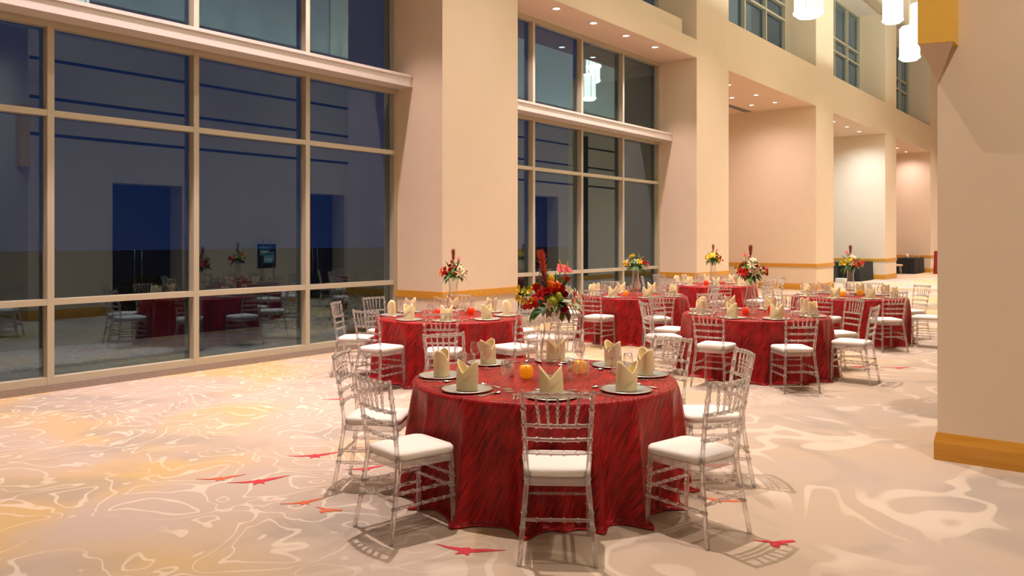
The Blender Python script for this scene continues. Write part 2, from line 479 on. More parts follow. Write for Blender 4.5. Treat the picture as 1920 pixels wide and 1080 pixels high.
# windows -----------------------------------------------------------
def window(n, k, zs, desc):
    """a bay of glazing; zs is the list of transom (bottom, top) heights incl. sill and head"""
    y0, y1 = bay(k)
    root = empty('window_%d' % n, (W, y1, zs[0][0]))
    struct(root, desc, 'window')
    fw, dp = 0.075, 0.14
    ys = []
    for c in range(5):
        yr = -c * MOD
        if c == 4: yr = -(y1 - y0) + fw
        ys.append(yr)
        put('mullion', Geo().box(-dp, 0, yr - fw, yr, 0, zs[-1][1] - zs[0][0]).me('mullion', MT['frame']), root)
    for c in range(4):
        a, b_ = ys[c + 1], ys[c] - fw
        for (t0, t1) in zs:
            put('transom', Geo().box(-dp + 0.005, -0.004, a, b_, t0 - zs[0][0], t1 - zs[0][0]).me('transom', MT['frame']), root)
        for i in range(len(zs) - 1):
            put('pane', Geo().box(-dp + 0.02, -dp + 0.028, a - 0.01, b_ + 0.01, zs[i][1] - zs[0][0] - 0.01, zs[i + 1][0] - zs[0][0] + 0.01).me('pane', MT['pane']), root)
    return root

LOW = [(0.088, 0.165), (0.99, 1.06), (3.16, 3.23), (4.18, 4.30), (6.20, 6.30)]
UPP = [(BZ, BZ + 0.06), (9.32, 9.39), (9.84, 9.91), (CZ - 0.09, CZ - 0.02)]
window(1, 0, LOW, 'big tan-framed window wall at left, dark blue dusk in the panes')
window(2, 1, LOW, 'tall tan-framed window between the first and second pillars')
for k in range(0, 5):
    window(3 + k, k, UPP if k != 1 else [(7.23, 7.29)] + UPP[1:], 'upper clerestory window above the %s bay bulkhead' % ORD[k])
for k in (0, 1):
    y0, y1 = bay(k)
    o = boxo('baseboard_window_%d' % (k + 1), (W - 0.16, W + 0.012, y0, y1, 0, 0.088), MT['kerb'])
    struct(o, 'low grey carpet-covered kerb under the %s window' % ('big left' if k == 0 else 'second'), 'kerb')
    sh = put('trim_%d' % (k + 1), Geo().box(W + 0.02, -9.515, y0, y1, 4.25, 4.44).box(W + 0.02, -9.50, y0, y1, 4.40, 4.445).me('light_shelf', MT['shelf']))
    struct(sh, 'pale horizontal light shelf across the %s window' % ('big left' if k == 0 else 'second'), 'shelf')
    for c in range(0, 5):
        yr = y1 - c * MOD if c < 4 else y0 + 0.12
        g = Geo()
        for d in (0.02, -0.10):
            ya = yr - 0.05 + d
            g.add([(W, ya, 4.445), (W, ya + 0.02, 4.445), (W + 0.24, ya + 0.02, 4.445), (W + 0.24, ya, 4.445), (W, ya, 4.55), (W, ya + 0.02, 4.55)],
                  [(0, 3, 2, 1), (0, 1, 5, 4), (0, 4, 3), (1, 2, 5), (3, 4, 5, 2)])
        put('bracket', g.me('bracket', MT['frame']), sh)

# ceilings ------------------------------------------------------------
o = boxo('ceiling', (-10.2, 0.3, -9.2, YEND + 0.3, CZ, CZ + 0.3), MT['white']); struct(o, 'high pale hall ceiling', 'ceiling')
o = boxo('ceiling_beam', (-8.9, -8.55, -9.0, YEND, CZ - 0.12, CZ), MT['frame']); struct(o, 'tan ceiling edge strip along the pillar heads', 'ceiling')

# inner side: near right pillar, wall with doors, cove -------------------
o = boxo('wall_right_near', (RX, 7.0, RY, RY + 1.0, 0, 7.0), MT['wall'])
struct(o, 'plain cream wall at the right edge of the picture', 'wall')
def skirt_right(o):
    # outside normal: towards -y on the near face, towards -x on the hall face
    t = 0.022; prof = [(0, 0), (t, 0), (t, 0.142), (t * 0.3, 0.215), (0, 0.215)]
    path = [((7.0, RY), (0, -1)), ((RX, RY), (-1, -1)), ((RX, RY + 1.6), (-1, 0))]
    v = []; f = []
    for (p, nrm) in path:
        for d, z in prof: v.append((p[0] + nrm[0] * d, p[1] + nrm[1] * d, z))
    for i in range(2):
        for j in range(5): f.append((i * 5 + j, i * 5 + (j + 1) % 5, (i + 1) * 5 + (j + 1) % 5, (i + 1) * 5 + j))
    put('skirting', mesh('skirting', v, f, MT['ochre']), o)
skirt_right(o)

doors = [(8.92, 10.62, 3.05), (14.35, 15.74, 3.05), (24.9, 26.8, 3.45), (33.5, 35.3, 3.05), (43.0, 44.8, 3.05)]
g = Geo(); y = RY + 1.0
for (a, b_, h) in doors:
    g.box(RX, RX + 0.9, y, a, 0, 7.0); g.box(RX, RX + 0.9, a, b_, h, 7.0); y = b_
g.box(RX, RX + 0.9, y, YEND, 0, 7.0)
wr = put('wall_right', g.me('wall_right', MT['wall'])); struct(wr, 'cream inner wall facing the windows, with dark doorways and reveal lines', 'wall')
for z in (4.0, 4.79, 5.62):
    put('reveal_line', Geo().box(RX - 0.004, RX + 0.01, RY + 0.02, YEND, z - 0.035, z + 0.035).me('reveal_line', MT['dark']), wr)
put('reveal_strip', Geo().box(RX - 0.01, RX + 0.01, 28.6, 29.0, 0, 6.1).me('reveal_strip', MT['dark']), wr)
y = RY + 1.6
for (a, b_, h) in doors:
    put('skirting', Geo().box(RX - 0.022, RX, y, a, 0, 0.2).me('skirting', MT['ochre']), wr); y = b_
put('skirting', Geo().box(RX - 0.022, RX, y, YEND, 0, 0.2).me('skirting', MT['ochre']), wr)
for i, (a, b_, h) in enumerate(doors):
    d = empty('door_%d' % (i + 1), (RX + 0.55, (a + b_) / 2, 0))
    struct(d, 'dark double doors set deep in the %s doorway of the inner wall' % ORD[i], 'door')
    hw = (b_ - a) / 2
    for s in (-1, 1):
        lf = put('door_leaf', Geo().box(0, 0.06, min(0.004 * s, s * hw), max(0.004 * s, s * hw), 0.01, h).me('door_leaf', MT['doorw']), d)
        put('pull_handle', Geo().tube([(-0.06, s * 0.09, 0.7), (-0.06, s * 0.09, 2.6 if i == 2 else 1.5)], 0.013, 8).me('pull_handle', MT['steel'], True), lf)
# inner pillar that stops the cove
o = boxo('wall_right_pillar', (RX - 0.45, RX + 0.9, 15.95, 17.9, 0, CZ), MT['wall']); struct(o, 'cream pillar on the inner wall, mirrored in the big window', 'pillar')
# upper set-back wall over the cove ledge
o = boxo('wall_right_upper', (-0.35, -0.1, RY, YEND, 7.0, CZ), MT['white']); struct(o, 'pale upper wall behind the cove ledge', 'wall')
o = boxo('wall_cove_lip', (RX, RX + 0.06, RY, YEND, 7.0, 7.12), MT['wall']); struct(o, 'low lip of the lit cove ledge', 'wall')
# lobby behind and beside the camera
o = boxo('wall_lobby_right', (6.9, 7.2, -9.2, RY, 0, 7.2), MT['wall']); struct(o, 'cream lobby wall right of the camera', 'wall')
o = boxo('wall_rear', (-10.2, 7.2, -9.3, -9.0, 0, CZ), MT['wall']); struct(o, 'cream wall behind the camera', 'wall')
o = boxo('ceiling_lobby', (RX, 7.2, -9.2, RY + 0.5, 7.0, 7.3), MT['white']); struct(o, 'lower lobby ceiling above the camera', 'ceiling')
o = boxo('wall_lobby_fascia', (RX, RX + 0.15, -9.2, RY, 7.0, CZ), MT['wall']); struct(o, 'fascia between the lobby ceiling and the hall ceiling', 'wall')
o = boxo('wall_far', (-13.9, 0.3, YEND, YEND + 0.3, 0, CZ), MT['wall']); struct(o, 'far end wall of the hall', 'wall')

# ochre box with a splayed underside, on the near right pillar --------------
yb = empty('wall_box', (-1.25, RY, 3.0))
tag(yb, 'ochre yellow projecting box high on the right wall corner', 'wall box')
def loc(p): return (p[0] + 1.25, p[1] - RY, p[2] - 3.0)
FL, FR = (-1.411, 6.95), (-1.157, 6.95)
BL, BR = (-1.411, RY), (-1.157, RY)
v = [loc((*FL, 3.280)), loc((*FR, 3.264)), loc((*BR, 3.264)), loc((*BL, 3.280)), loc((*FL, 4.6)), loc((*FR, 4.6)), loc((*BR, 4.6)), loc((*BL, 4.6))]
put('yellow_case', mesh('yellow_case', v, [(0, 3, 2, 1), (4, 5, 6, 7), (0, 1, 5, 4), (1, 2, 6, 5), (2, 3, 7, 6), (3, 0, 4, 7)], MT['ochre_paint']), yb)
v = [loc((FL[0] + 0.004, FL[1] + 0.004, 3.279)), loc((FR[0] - 0.004, FR[1] + 0.004, 3.263)), loc((RX + 0.01, RY - 0.001, 2.99)), loc((BL[0] + 0.004, RY, 3.27))]
put('splayed_underside', mesh('splayed_underside', v, [(0, 2, 1), (0, 3, 2), (1, 2, 3), (0, 1, 3)], MT['soffit']), yb)

# ------------------------------------------------------------------ outside
o = boxo('ground_outside', (-140, -10.25, -80, 160, -0.5, -0.2), MT['grass']); struct(o, 'dark lawn outside the windows', 'ground')
def shrub_mesh(seed, r):
    rnd = random.Random(seed); v = []; f = []
    for i in range(1500):
        th = rnd.uniform(0, 2 * PI); ph = math.acos(rnd.uniform(-0.2, 1)); rr = r * (0.6 + 0.4 * rnd.random())
        c = Vector((rr * math.sin(ph) * math.cos(th), rr * math.sin(ph) * math.sin(th), 0.35 * r + rr * 0.85 * math.cos(ph)))
        d = Vector((rnd.gauss(0, 1), rnd.gauss(0, 1), rnd.gauss(0, 1))).normalized(); e = d.orthogonal().normalized()
        l, w = r * 0.10, r * 0.035
        n = len(v)
        v += [c - d * l, c + e * w, c + d * l, c - e * w]
        f.append((n, n + 1, n + 2, n + 3))
    return v, f
for i, (x, y_, r) in enumerate([(-13.2, 10.3, 0.75), (-14.4, 12.6, 0.9), (-14.0, 15.8, 0.85), (-13.4, 18.0, 0.7), (-16.0, 14.6, 1.0), (-19.5, 10.2, 0.9)]):
    v, f = shrub_mesh(i, r)
    sh = empty('shrub', (x, y_, -0.2))
    tag(sh, 'leafy shrub outside the %s, %s' % (('big left window', ['beside its right jamb', 'past the first pillar', '', '', 'behind the first pillar', 'further off on the lawn'][i]) if i in (0, 1, 4, 5) else ('second window', 'left pane' if i == 2 else 'right pane')), 'shrub', 'shrubs outside the windows')
    put('foliage', mesh('foliage', v, f, MT['leafout']), sh)
    put('stem', Geo().tube([(0, 0, 0), (0.02, 0, 0.5 * r)], 0.03, 6).me('stem', MT['rib']), sh)

# ------------------------------------------------------------------ light fittings
def spot(parent, loc_, w, col, size, ang, blend=0.6, up=False, name='lamp'):
    l = bpy.data.lights.new(name, 'SPOT'); l.energy = w; l.color = col; l.shadow_soft_size = size; l.spot_size = ang; l.spot_blend = blend
    o = bpy.data.objects.new(name, l); COL.objects.link(o); o.location = loc_
    if up: o.rotation_euler = (PI, 0, 0)
    o.parent = parent
    return o
ring_me = Geo().lathe([(0.070, -0.012), (0.095, -0.012), (0.100, 0.0), (0.070, 0.0)], 20, cap=False).me('trim_ring', MT['trimring'], True)
lens_me = Geo().lathe([(0.0005, -0.006), (0.072, -0.006)], 20, cap=False).me('lens', MT['lens'])
def downlight(x, y_, z, w, col, label, group, size=0.06, ang=1.9, blend=0.7, sc=1.0):
    r = empty('downlight', (x, y_, z)); tag(r, label, 'downlight', group)
    put('trim_ring', ring_me, r, scale=(sc, sc, 1)); put('lens', lens_me, r, scale=(sc, sc, 1))
    spot(r, (0, 0, -0.03), w, col, size, ang, blend)
ORD5 = ['first', 'second', 'third', 'fourth', 'fifth']
for k in (0, 1):
    for i in range(5):
        y_ = 11.68 + 1.35 * i + (k - 1) * LB
        downlight(-9.12, y_, SZ - 0.013, SOFF_W, PINK, 'round recessed downlight in the soffit over the %s window, %s from the near end' % ('big left' if k == 0 else 'second', ORD5[i]), 'soffit downlights', ang=1.75)
for k, cells, ww in ((2, [(-10.45, 22.6), (-9.65, 22.6), (-10.45, 24.72), (-9.65, 24.72), (-10.5, 26.5), (-9.68, 26.45)], ALC_W),
                     (3, [(-9.5, 32.2), (-9.5, 34.02), (-9.52, 35.85)], ALC_W), (4, [(-9.75, 41.5), (-9.75, 43.5), (-9.8, 45.6)], ALC_W)):
    for i, (x, y_) in enumerate(cells):
        downlight(x, y_, SZ - 0.013, ww * {2: 1.0, 3: 3.4, 4: 1.8}[k], PINK if k != 3 else (0.74, 0.87, 1.0), 'recessed downlight in the %s bay alcove ceiling, %s of %d by distance' % (ORD[k], (ORD5 + ['last'])[i], len(cells)), 'alcove downlights', ang=2.7, blend=1.0)
for i in range(12):
    downlight(-5.35, 5.19 + 4.644 * i, CZ - 0.001, CEIL_W, CEILC, 'ceiling downlight high over the hall, %s along its length' % (ORD + ['ninth', 'tenth', 'eleventh', 'twelfth', 'thirteenth'])[i], 'hall ceiling downlights', size=0.045, ang=1.3, blend=1.0, sc=1.5)
for i, (x, y_) in enumerate([(1.5, 2.0), (3.8, 4.0), (1.5, -3.0), (4.5, -2.5), (0.6, 5.3)]):  # added unseen lamps: warm fill on the right wall and camera-facing sides
    downlight(x, y_, 6.999, LOB_FILL_W * (1.9 if i == 4 else 0.55), WARM, 'added fill lamp in the lobby ceiling above the camera, %s one' % ORD5[i], 'added lobby fill lamps', size=0.12, ang=2.3, blend=0.9, sc=1.5)
for i, (x, y_) in enumerate([(-4.5, -3.0), (-4.5, -7.0)]):  # two more added lamps, soft fill from behind the camera
    downlight(x, y_, CZ - 0.001, CEIL_W * 0.06, WARM, 'added fill lamp in the hall ceiling behind the camera, %s one' % ORD5[i], 'added rear fill lamps', size=0.12, ang=2.0, blend=0.9, sc=1.5)

vent = empty('air_vent', (-11.15, 26.9, SZ - 0.02)); tag(vent, 'dark slotted air vent in the third bay alcove ceiling', 'air vent')
put('vent_frame', Geo().box(-0.16, 0.16, -1.0, 1.0, 0.0, 0.008).me('vent_frame', MT['trimring']), vent)
for i in range(2):
    put('slot', Geo().box(-0.12 + i * 0.14, -0.02 + i * 0.14, -0.95, 0.95, -0.004, 0.002).me('slot', MT['grille']), vent)

# uplights on the cove ledge
for i in range(22):
    y_ = 7.6 + 1.25 * i
    if 15.8 < y_ < 18.0: continue
    r = empty('cove_uplight', (RX + 0.45, y_, 7.0)); tag(r, 'small bright uplight on the cove ledge of the inner wall', 'uplight', 'cove uplights')
    put('housing', Geo().box(-0.07, 0.07, -0.16, 0.16, 0, 0.07).me('housing', MT['trimring']), r)
    put('tube', Geo().box(-0.05, 0.05, -0.14, 0.14, 0.07, 0.085).me('tube', emis('uplight_tube', (0.86, 1.0, 0.90), 1900.0) if i == 0 else bpy.data.materials['uplight_tube']), r)

# pendants --------------------------------------------------------------
HS = 0.80
sh_me = Geo().lathe([(0.246, 0.06), (0.246, HS)], 32, cap=False).me('shade', MT['shade'], True)
in_me = Geo().lathe([(0.004, -0.028), (0.19, -0.024), (0.208, -0.01), (0.212, 0.05)], 32, cap=False).me('inner_diffuser', MT['shade2'], True)
fl_me = Geo().lathe([(0.212, 0.03), (0.262, 0.032), (0.266, 0.05), (0.262, 0.068), (0.246, 0.07)], 32, cap=False).me('lower_rim', MT['shade2'], True)
tp_me = Geo().lathe([(0.246, HS), (0.250, HS + 0.015), (0.215, HS + 0.02), (0.205, HS + 0.07), (0.02, HS + 0.075)], 32, cap=False).me('upper_cap', MT['shade2'], True)
rb_me = Geo().box(-0.006, 0.006, 0.245, 0.254, 0.07, HS).me('rib', MT['rib'])
def pendant(x, y_, z, label):
    r = empty('pendant_lamp', (x, y_, z)); tag(r, label, 'pendant lamp', 'drum pendant lamps')
    put('shade', sh_me, r); put('inner_diffuser', in_me, r); put('lower_rim', fl_me, r); put('upper_cap', tp_me, r)
    for i in range(6): put('rib', rb_me, r, rot=(0, 0, CAM_A + PI / 6 + i * PI / 3))
    put('cord', Geo().tube([(0, 0, HS + 0.07), (0, 0, CZ - z - 0.02)], 0.012, 6).me('cord', MT['rib']), r)
    put('ceiling_rose', Geo().lathe([(0.0, CZ - z - 0.03), (0.07, CZ - z - 0.03), (0.07, CZ - z)], 16, cap=False).me('ceiling_rose', MT['rib']), r)
for kk, nm in ((-1, 'cluster over the nearest tables, out of view'), (0, 'cluster by the second pillar'), (1, 'cluster by the ochre box'), (2, 'far cluster down the hall')):
    dy = kk * LB
    if kk == 0:
        PL = [(-4.79, 14.77, 5.78, 'white drum pendant lamp at top, left of the fourth pillar'), (-5.6, 13.6, 7.6, 'white drum pendant lamp out of view above the second bay'), (-4.2, 15.2, 7.2, 'white drum pendant lamp mirrored in the second window')]
    elif kk == 1:
        PL = [(-5.30, 23.15, 7.52, 'white drum pendant lamp at the top edge, right of the biggest one'), (-4.94, 23.40, 6.52, 'lowest hanging white drum pendant lamp beside the ochre box'), (-4.80, 23.9, 7.22, 'white drum pendant lamp half hidden behind the ochre box')]
    else:
        PL = [(-4.79, 14.77 + dy, 5.9 if kk < 0 else 5.9, 'white drum pendant lamp, lowest of the %s' % nm), (-5.6, 13.6 + dy, 7.6, 'white drum pendant lamp, highest of the %s' % nm), (-4.2, 15.2 + dy, 7.0, 'white drum pendant lamp, middle of the %s' % nm)]
    if kk == -1:      # kept clear of the ceiling downlight's beam
        PL = [(-3.6, 7.1, 6.1, 'white drum pendant lamp, lowest of the %s' % nm), (-3.1, 7.6, 7.3, 'white drum pendant lamp, highest of the %s' % nm)]
    for p in PL: pendant(*p)

# ------------------------------------------------------------------ acrylic chair
def chair_parts():
    A, S = MT['acrylic'], MT['acrylic_solid']
    out = []
    def rod(name, p0, p1, r, rings, **kw):
        pts, rad = bamboo(p0, p1, r, rings, **kw)
        out.append((name, Geo().tube(pts, rad, 8).me(name, A, True)))
    for s in (-1, 1):
        # rear leg and back post: one swept member
        ctrl = [(s * 0.205, -0.268, 0.0), (s * 0.185, -0.228, 0.22), (s * 0.165, -0.200, 0.44), (s * 0.168, -0.205, 0.52), (s * 0.178, -0.232, 0.72), (s * 0.188, -0.268, 0.905)]
        pts = []; rad = []
        rr = {0.19: 1, 0.27: 1, 0.585: 1, 0.66: 1, 0.735: 1, 0.82: 1, 0.445: 2}
        zs = sorted(set([c[2] for c in ctrl] + [q + d for q in rr for d in (-0.010, -0.004, 0.004, 0.010)] + [0.1, 0.35, 0.915]))
        for z in zs:
            for a, b_ in zip(ctrl, ctrl[1:]):
                if a[2] <= z <= b_[2] + 1e-6 or (b_ is ctrl[-1] and z > b_[2]):
                    t = (z - a[2]) / (b_[2] - a[2]); p = tuple(a[i] + (b_[i] - a[i]) * t for i in range(3)); break
            base = 0.0145 if z < 0.46 else 0.0135
            for q in rr:
                if abs(z - q) < 0.006: base *= 1.32
            pts.append(p); rad.append(base)
        pts.append((pts[-1][0], pts[-1][1] - 0.002, 0.925)); rad.append(0.008)
        out.append(('back_leg', Geo().tube(pts, rad, 8).me('back_leg', A, True)))
        rod('front_leg', (s * 0.188, 0.190, 0.0), (s * 0.178, 0.178, 0.425), 0.0145, [0.45, 0.58, 0.72, 0.85])
    rod('top_rail', (-0.186, -0.266, 0.900), (0.186, -0.266, 0.900), 0.0125, [0.07, 0.2, 0.34, 0.5, 0.66, 0.8, 0.93], sag=(0, -0.028, 0.004))
    for z, yy, hw in ((0.735, -0.235, 0.177), (0.660, -0.223, 0.173), (0.585, -0.212, 0.170)):
        rod('back_rail', (-hw, yy, z), (hw, yy, z), 0.0105, [0.18, 0.4, 0.6, 0.82], sag=(0, -0.022, 0))
    for i in range(5):
        u = (i - 2) / 2.0
        sag = lambda x: -0.026 * (1 - x * x)
        rod('spindle', (u * 0.095, -0.236 + sag(u * 0.55), 0.738), (u * 0.118, -0.266 + sag(u * 0.65), 0.895), 0.0072, [0.32, 0.5, 0.68], bulge=1.5, w=0.005)
    # stretchers
    for z in (0.315, 0.245): rod('front_stretcher', (-0.182, 0.185, z), (0.182, 0.185, z), 0.0095, [0.2, 0.4, 0.6, 0.8])
    for s in (-1, 1):
        for z in (0.27, 0.19):
            k = (0.44 - z) / 0.44
            rod('side_stretcher', (s * (0.165 + 0.04 * k), -0.200 - 0.09 * k, z), (s * 0.184, 0.184, z), 0.0095, [0.15, 0.32, 0.5, 0.68, 0.85])
    rod('back_stretcher', (-0.185, -0.236, 0.235), (0.185, -0.236, 0.235), 0.0095, [0.2, 0.4, 0.6, 0.8])
    # seat frame: rounded tray
    def outline(hw_f, hw_b, yf, yb, n=10, r=0.055):
        corners = [(hw_f, yf, 0), (-hw_f, yf, PI / 2), (-hw_b, yb, PI), (hw_b, yb, 3 * PI / 2)]
        pts = []
        for (x, y_, a0) in corners:
            cx = x - math.copysign(r, x); cy = y_ - math.copysign(r, y_)
            for i in range(n):
                a = a0 + (PI / 2) * i / (n - 1)
                pts.append((cx + r * math.cos(a), cy + r * math.sin(a)))
        return pts
    def loft(rings):
        v = []; f = []; n = len(rings[0])
        for rg in rings: v += rg
        for j in range(len(rings) - 1):
            for i in range(n):
                k = (i + 1) % n
                f.append((j * n + i, j * n + k, (j + 1) * n + k, (j + 1) * n + i))
        f.append(tuple(range(n - 1, -1, -1))); f.append(tuple((len(rings) - 1) * n + i for i in range(n)))
        return v, f
    ol = outline(0.200, 0.178, 0.200, -0.205, 6, 0.05)
    oi = outline(0.168, 0.148, 0.168, -0.173, 6, 0.035)
    n = len(ol)
    v = [(x, y_, 0.405) for x, y_ in ol] + [(x, y_, 0.445) for x, y_ in ol] + [(x, y_, 0.445) for x, y_ in oi] + [(x, y_, 0.405) for x, y_ in oi]
    f = []
    for j in range(4):
        for i in range(n):
            k = (i + 1) % n; jj = (j + 1) % 4
            f.append((j * n + i, j * n + k, jj * n + k, jj * n + i))
    out.append(('seat_frame', mesh('seat_frame', v, f, S)))
    rings = []
    for s, z in ((0.94, 0.446), (0.995, 0.452), (1.015, 0.468), (1.005, 0.482), (0.965, 0.492), (0.86, 0.498), (0.6, 0.503), (0.25, 0.505)):
        o2 = outline(0.200, 0.180, 0.203, -0.200, 7, 0.060)
        rings.append([(x * s, y_ * s, z) for x, y_ in o2])
    v, f = loft(rings)
    out.append(('seat_cushion', mesh('seat_cushion', v, f, MT['cushion'], True)))
    return out
CHAIR = chair_parts()

# ------------------------------------------------------------------ tablecloth
def cloth_mesh(seed, seats, R=0.935, H=0.765):
    rnd = random.Random(seed)
    NA = 216
    fine = [(rnd.randint(22, 40), rnd.uniform(0, 2 * PI)) for _ in range(3)]
    # ridges of the drape fall mostly between the chairs
    ss = sorted(math.radians(a) % (2 * PI) for a in seats); rid = []
    for i, a in enumerate(ss):
        b_ = ss[(i + 1) % 8] + (2 * PI if i == 7 else 0)
        for t in (0.30, 0.70):
            rid.append((a + (b_ - a) * (t + rnd.uniform(-0.07, 0.07)), rnd.uniform(0.05, 0.09), rnd.uniform(0.65, 1.15)))
        if rnd.random() < 0.5: rid.append((a + rnd.uniform(-0.05, 0.05), 0.06, 0.35))
    def F(th):
        a = 0.0
        for c_, w_, h_ in rid:
            d_ = (th - c_ + PI) % (2 * PI) - PI
            a += h_ * math.exp(-abs(d_ / w_) ** 1.6)
        return a
    def F2(th): return sum(math.sin(n * th + p) for n, p in fine) / 3
    rows = []
    for r in (0.02, 0.2, 0.4, 0.6, 0.75, 0.86, 0.91): rows.append(('top', r))
    for i in range(1, 5): rows.append(('edge', i / 4))
    for i in range(1, 25): rows.append(('drop', i / 24))
    for i in range(1, 4): rows.append(('hem', i / 3))
    v = []; uv = []; f = []
    for kind, t in rows:
        for i in range(NA):
            th = 2 * PI * i / NA
            c, s = math.cos(th), math.sin(th)
            if kind == 'top':
                r = t; z = H; u_, v_ = r * c, r * s
            elif kind == 'edge':
                r = 0.91 + 0.025 * math.sin(t * PI / 2); z = H - 0.025 * (1 - math.cos(t * PI / 2)); u_, v_ = th * R * 1.0, 2 + t * 0.04
            else:
                h = t if kind == 'drop' else 1.0
                amp = 0.150 * h ** 0.65
                fl_ = F(th + 0.05 * (h - 0.5) * math.sin(3 * th + seed))
                r = R + 0.022 * h + amp * (fl_ - 0.50) + 0.007 * h * F2(th) + 0.004 * math.sin(h * 9 + 5 * th) * h
                z = (H - 0.025) * (1 - h) + 0.006
                if h > 0.9: r += 0.018 * ((h - 0.9) / 0.1) ** 2
                if kind == 'hem':
                    ext = 0.035 + 0.03 * F2(th * 0.5 + 1)
                    r += ext * math.sin(t * PI / 2) ; z = 0.006 + 0.018 * math.sin(t * PI) * (0.6 + 0.4 * fl_)
                    z = max(z, 0.004)
                u_, v_ = th * R, 2.04 + h * 0.75 + (t * 0.05 if kind == 'hem' else 0)
            v.append((r * c, r * s, z)); uv.append((u_, v_))
    for j in range(len(rows) - 1):
        for i in range(NA):
            k = (i + 1) % NA
            f.append((j * NA + i, (j + 1) * NA + i, (j + 1) * NA + k, j * NA + k))
    f.append(tuple(range(NA)))
    return mesh('tablecloth', v, f, MT['cloth'], True, uv)

# ------------------------------------------------------------------ tableware prototypes
plate_me = Geo().lathe([(0.0005, 0.002), (0.10, 0.002), (0.112, 0.006), (0.150, 0.011)], 40, cap=False).me('charger_well', MT['charger'], True)
prim_me = Geo().lathe([(0.148, 0.0105), (0.158, 0.0150), (0.166, 0.0150), (0.168, 0.011), (0.150, 0.003), (0.09, 0.0), (0.0005, 0.0)], 40, cap=False).me('charger_rim', MT['charger_rim'], True)
def napkin_mesh(seed):
    rnd = random.Random(seed); n = 48; rows = 16; v = []; f = []
    lean = rnd.uniform(-0.012, 0.012)
    for j in range(rows):
        t = j / (rows - 1)
        for i in range(n):
            th = 2 * PI * i / n
            c, s = math.cos(th), math.sin(th)
            pk = abs(c) ** 1.0
            h = 0.112 + 0.082 * pk ** 1.0 - (0.0 if s < 0 else 0.006)
            z = h * t
            rx = 0.074 * (1 - 0.03 * t) + 0.004 * math.sin(PI * t)
            ry = 0.054 * (1 - 0.12 * t) + 0.004 * math.sin(3 * th)
            # overlapping lapels: the right one lies over the left below the V
            dz = z - 0.02 - 0.75 * (c * 0.074 + 0.05)
            lap = 0.009 / (1 + math.exp(-dz * 420)) * min(1, abs(s) * 2) if s < 0 else 0.0
            v.append((rx * c + lean * t, (ry + lap) * s, z + 0.001))
    for j in range(rows - 1):
        for i in range(n):
            k = (i + 1) % n
            f.append((j * n + i, j * n + k, (j + 1) * n + k, (j + 1) * n + i))
    # inner skin for thickness
    m0 = len(v)
    for j in range(rows):
        for i in range(n):
            x, y_, z = v[j * n + i]
            v.append((x * 0.95, y_ * 0.88, z if j < rows - 1 else z))
    for j in range(rows - 1):
        for i in range(n):
            k = (i + 1) % n
            f.append((m0 + j * n + k, m0 + j * n + i, m0 + (j + 1) * n + i, m0 + (j + 1) * n + k))
    for i in range(n):
        k = (i + 1) % n; a = (rows - 1) * n
        f.append((a + i, a + k, m0 + a + k, m0 + a + i))
    f.append(tuple(range(m0, m0 + n)))
    return mesh('napkin', v, f, MT['napkin'], True)
NAPK = [napkin_mesh(i) for i in range(4)]
def glass_me(name, prof):
    return Geo().lathe(prof, 18, cap=False).me(name, MT['glassware'], True)
gob_me = glass_me('water_goblet', [(0.0005, 0.004), (0.036, 0.002), (0.036, 0.004), (0.010, 0.008), (0.0055, 0.03), (0.006, 0.065), (0.014, 0.074), (0.033, 0.095), (0.041, 0.125), (0.040, 0.155), (0.034, 0.185), (0.0333, 0.185), (0.039, 0.155), (0.040, 0.125), (0.032, 0.097), (0.0005, 0.078)])
win_me = glass_me('wine_glass', [(0.0005, 0.004), (0.034, 0.002), (0.034, 0.004), (0.009, 0.008), (0.0045, 0.03), (0.0045, 0.095), (0.012, 0.105), (0.030, 0.125), (0.035, 0.150), (0.032, 0.180), (0.027, 0.205), (0.0264, 0.205), (0.031, 0.180), (0.034, 0.150), (0.029, 0.127), (0.0005, 0.108)])
def flat(pts, t, z=0.001):
    n = len(pts)
    v = [(x, y_, z) for x, y_ in pts] + [(x, y_, z + t) for x, y_ in pts]
    f = [tuple(range(n, 2 * n)), tuple(range(n - 1, -1, -1))] + [(i, (i + 1) % n, n + (i + 1) % n, n + i) for i in range(n)]
    return v, f
knife_me = mesh('knife', *flat([(-0.006, -0.115), (0.006, -0.115), (0.008, -0.06), (0.005, 0.0), (0.008, 0.02), (0.010, 0.08), (0.004, 0.115), (-0.002, 0.12), (-0.006, 0.08), (-0.006, 0.0), (-0.008, -0.06)], 0.004), MT['silver'])
def fork_mesh():
    g = Geo()
    g.add(*flat([(-0.005, -0.1), (0.005, -0.1), (0.007, -0.06), (0.0035, 0.0), (0.004, 0.03), (0.012, 0.045), (0.012, 0.055), (-0.012, 0.055), (-0.012, 0.045), (-0.004, 0.03), (-0.0035, 0.0), (-0.007, -0.06)], 0.003))
    for i in range(4):
        x = -0.012 + i * 0.0068
        g.add(*flat([(x, 0.055), (x + 0.0036, 0.055), (x + 0.003, 0.098), (x + 0.0006, 0.098)], 0.003, 0.002))
    return g.me('fork', MT['silver'])
fork_me = fork_mesh()
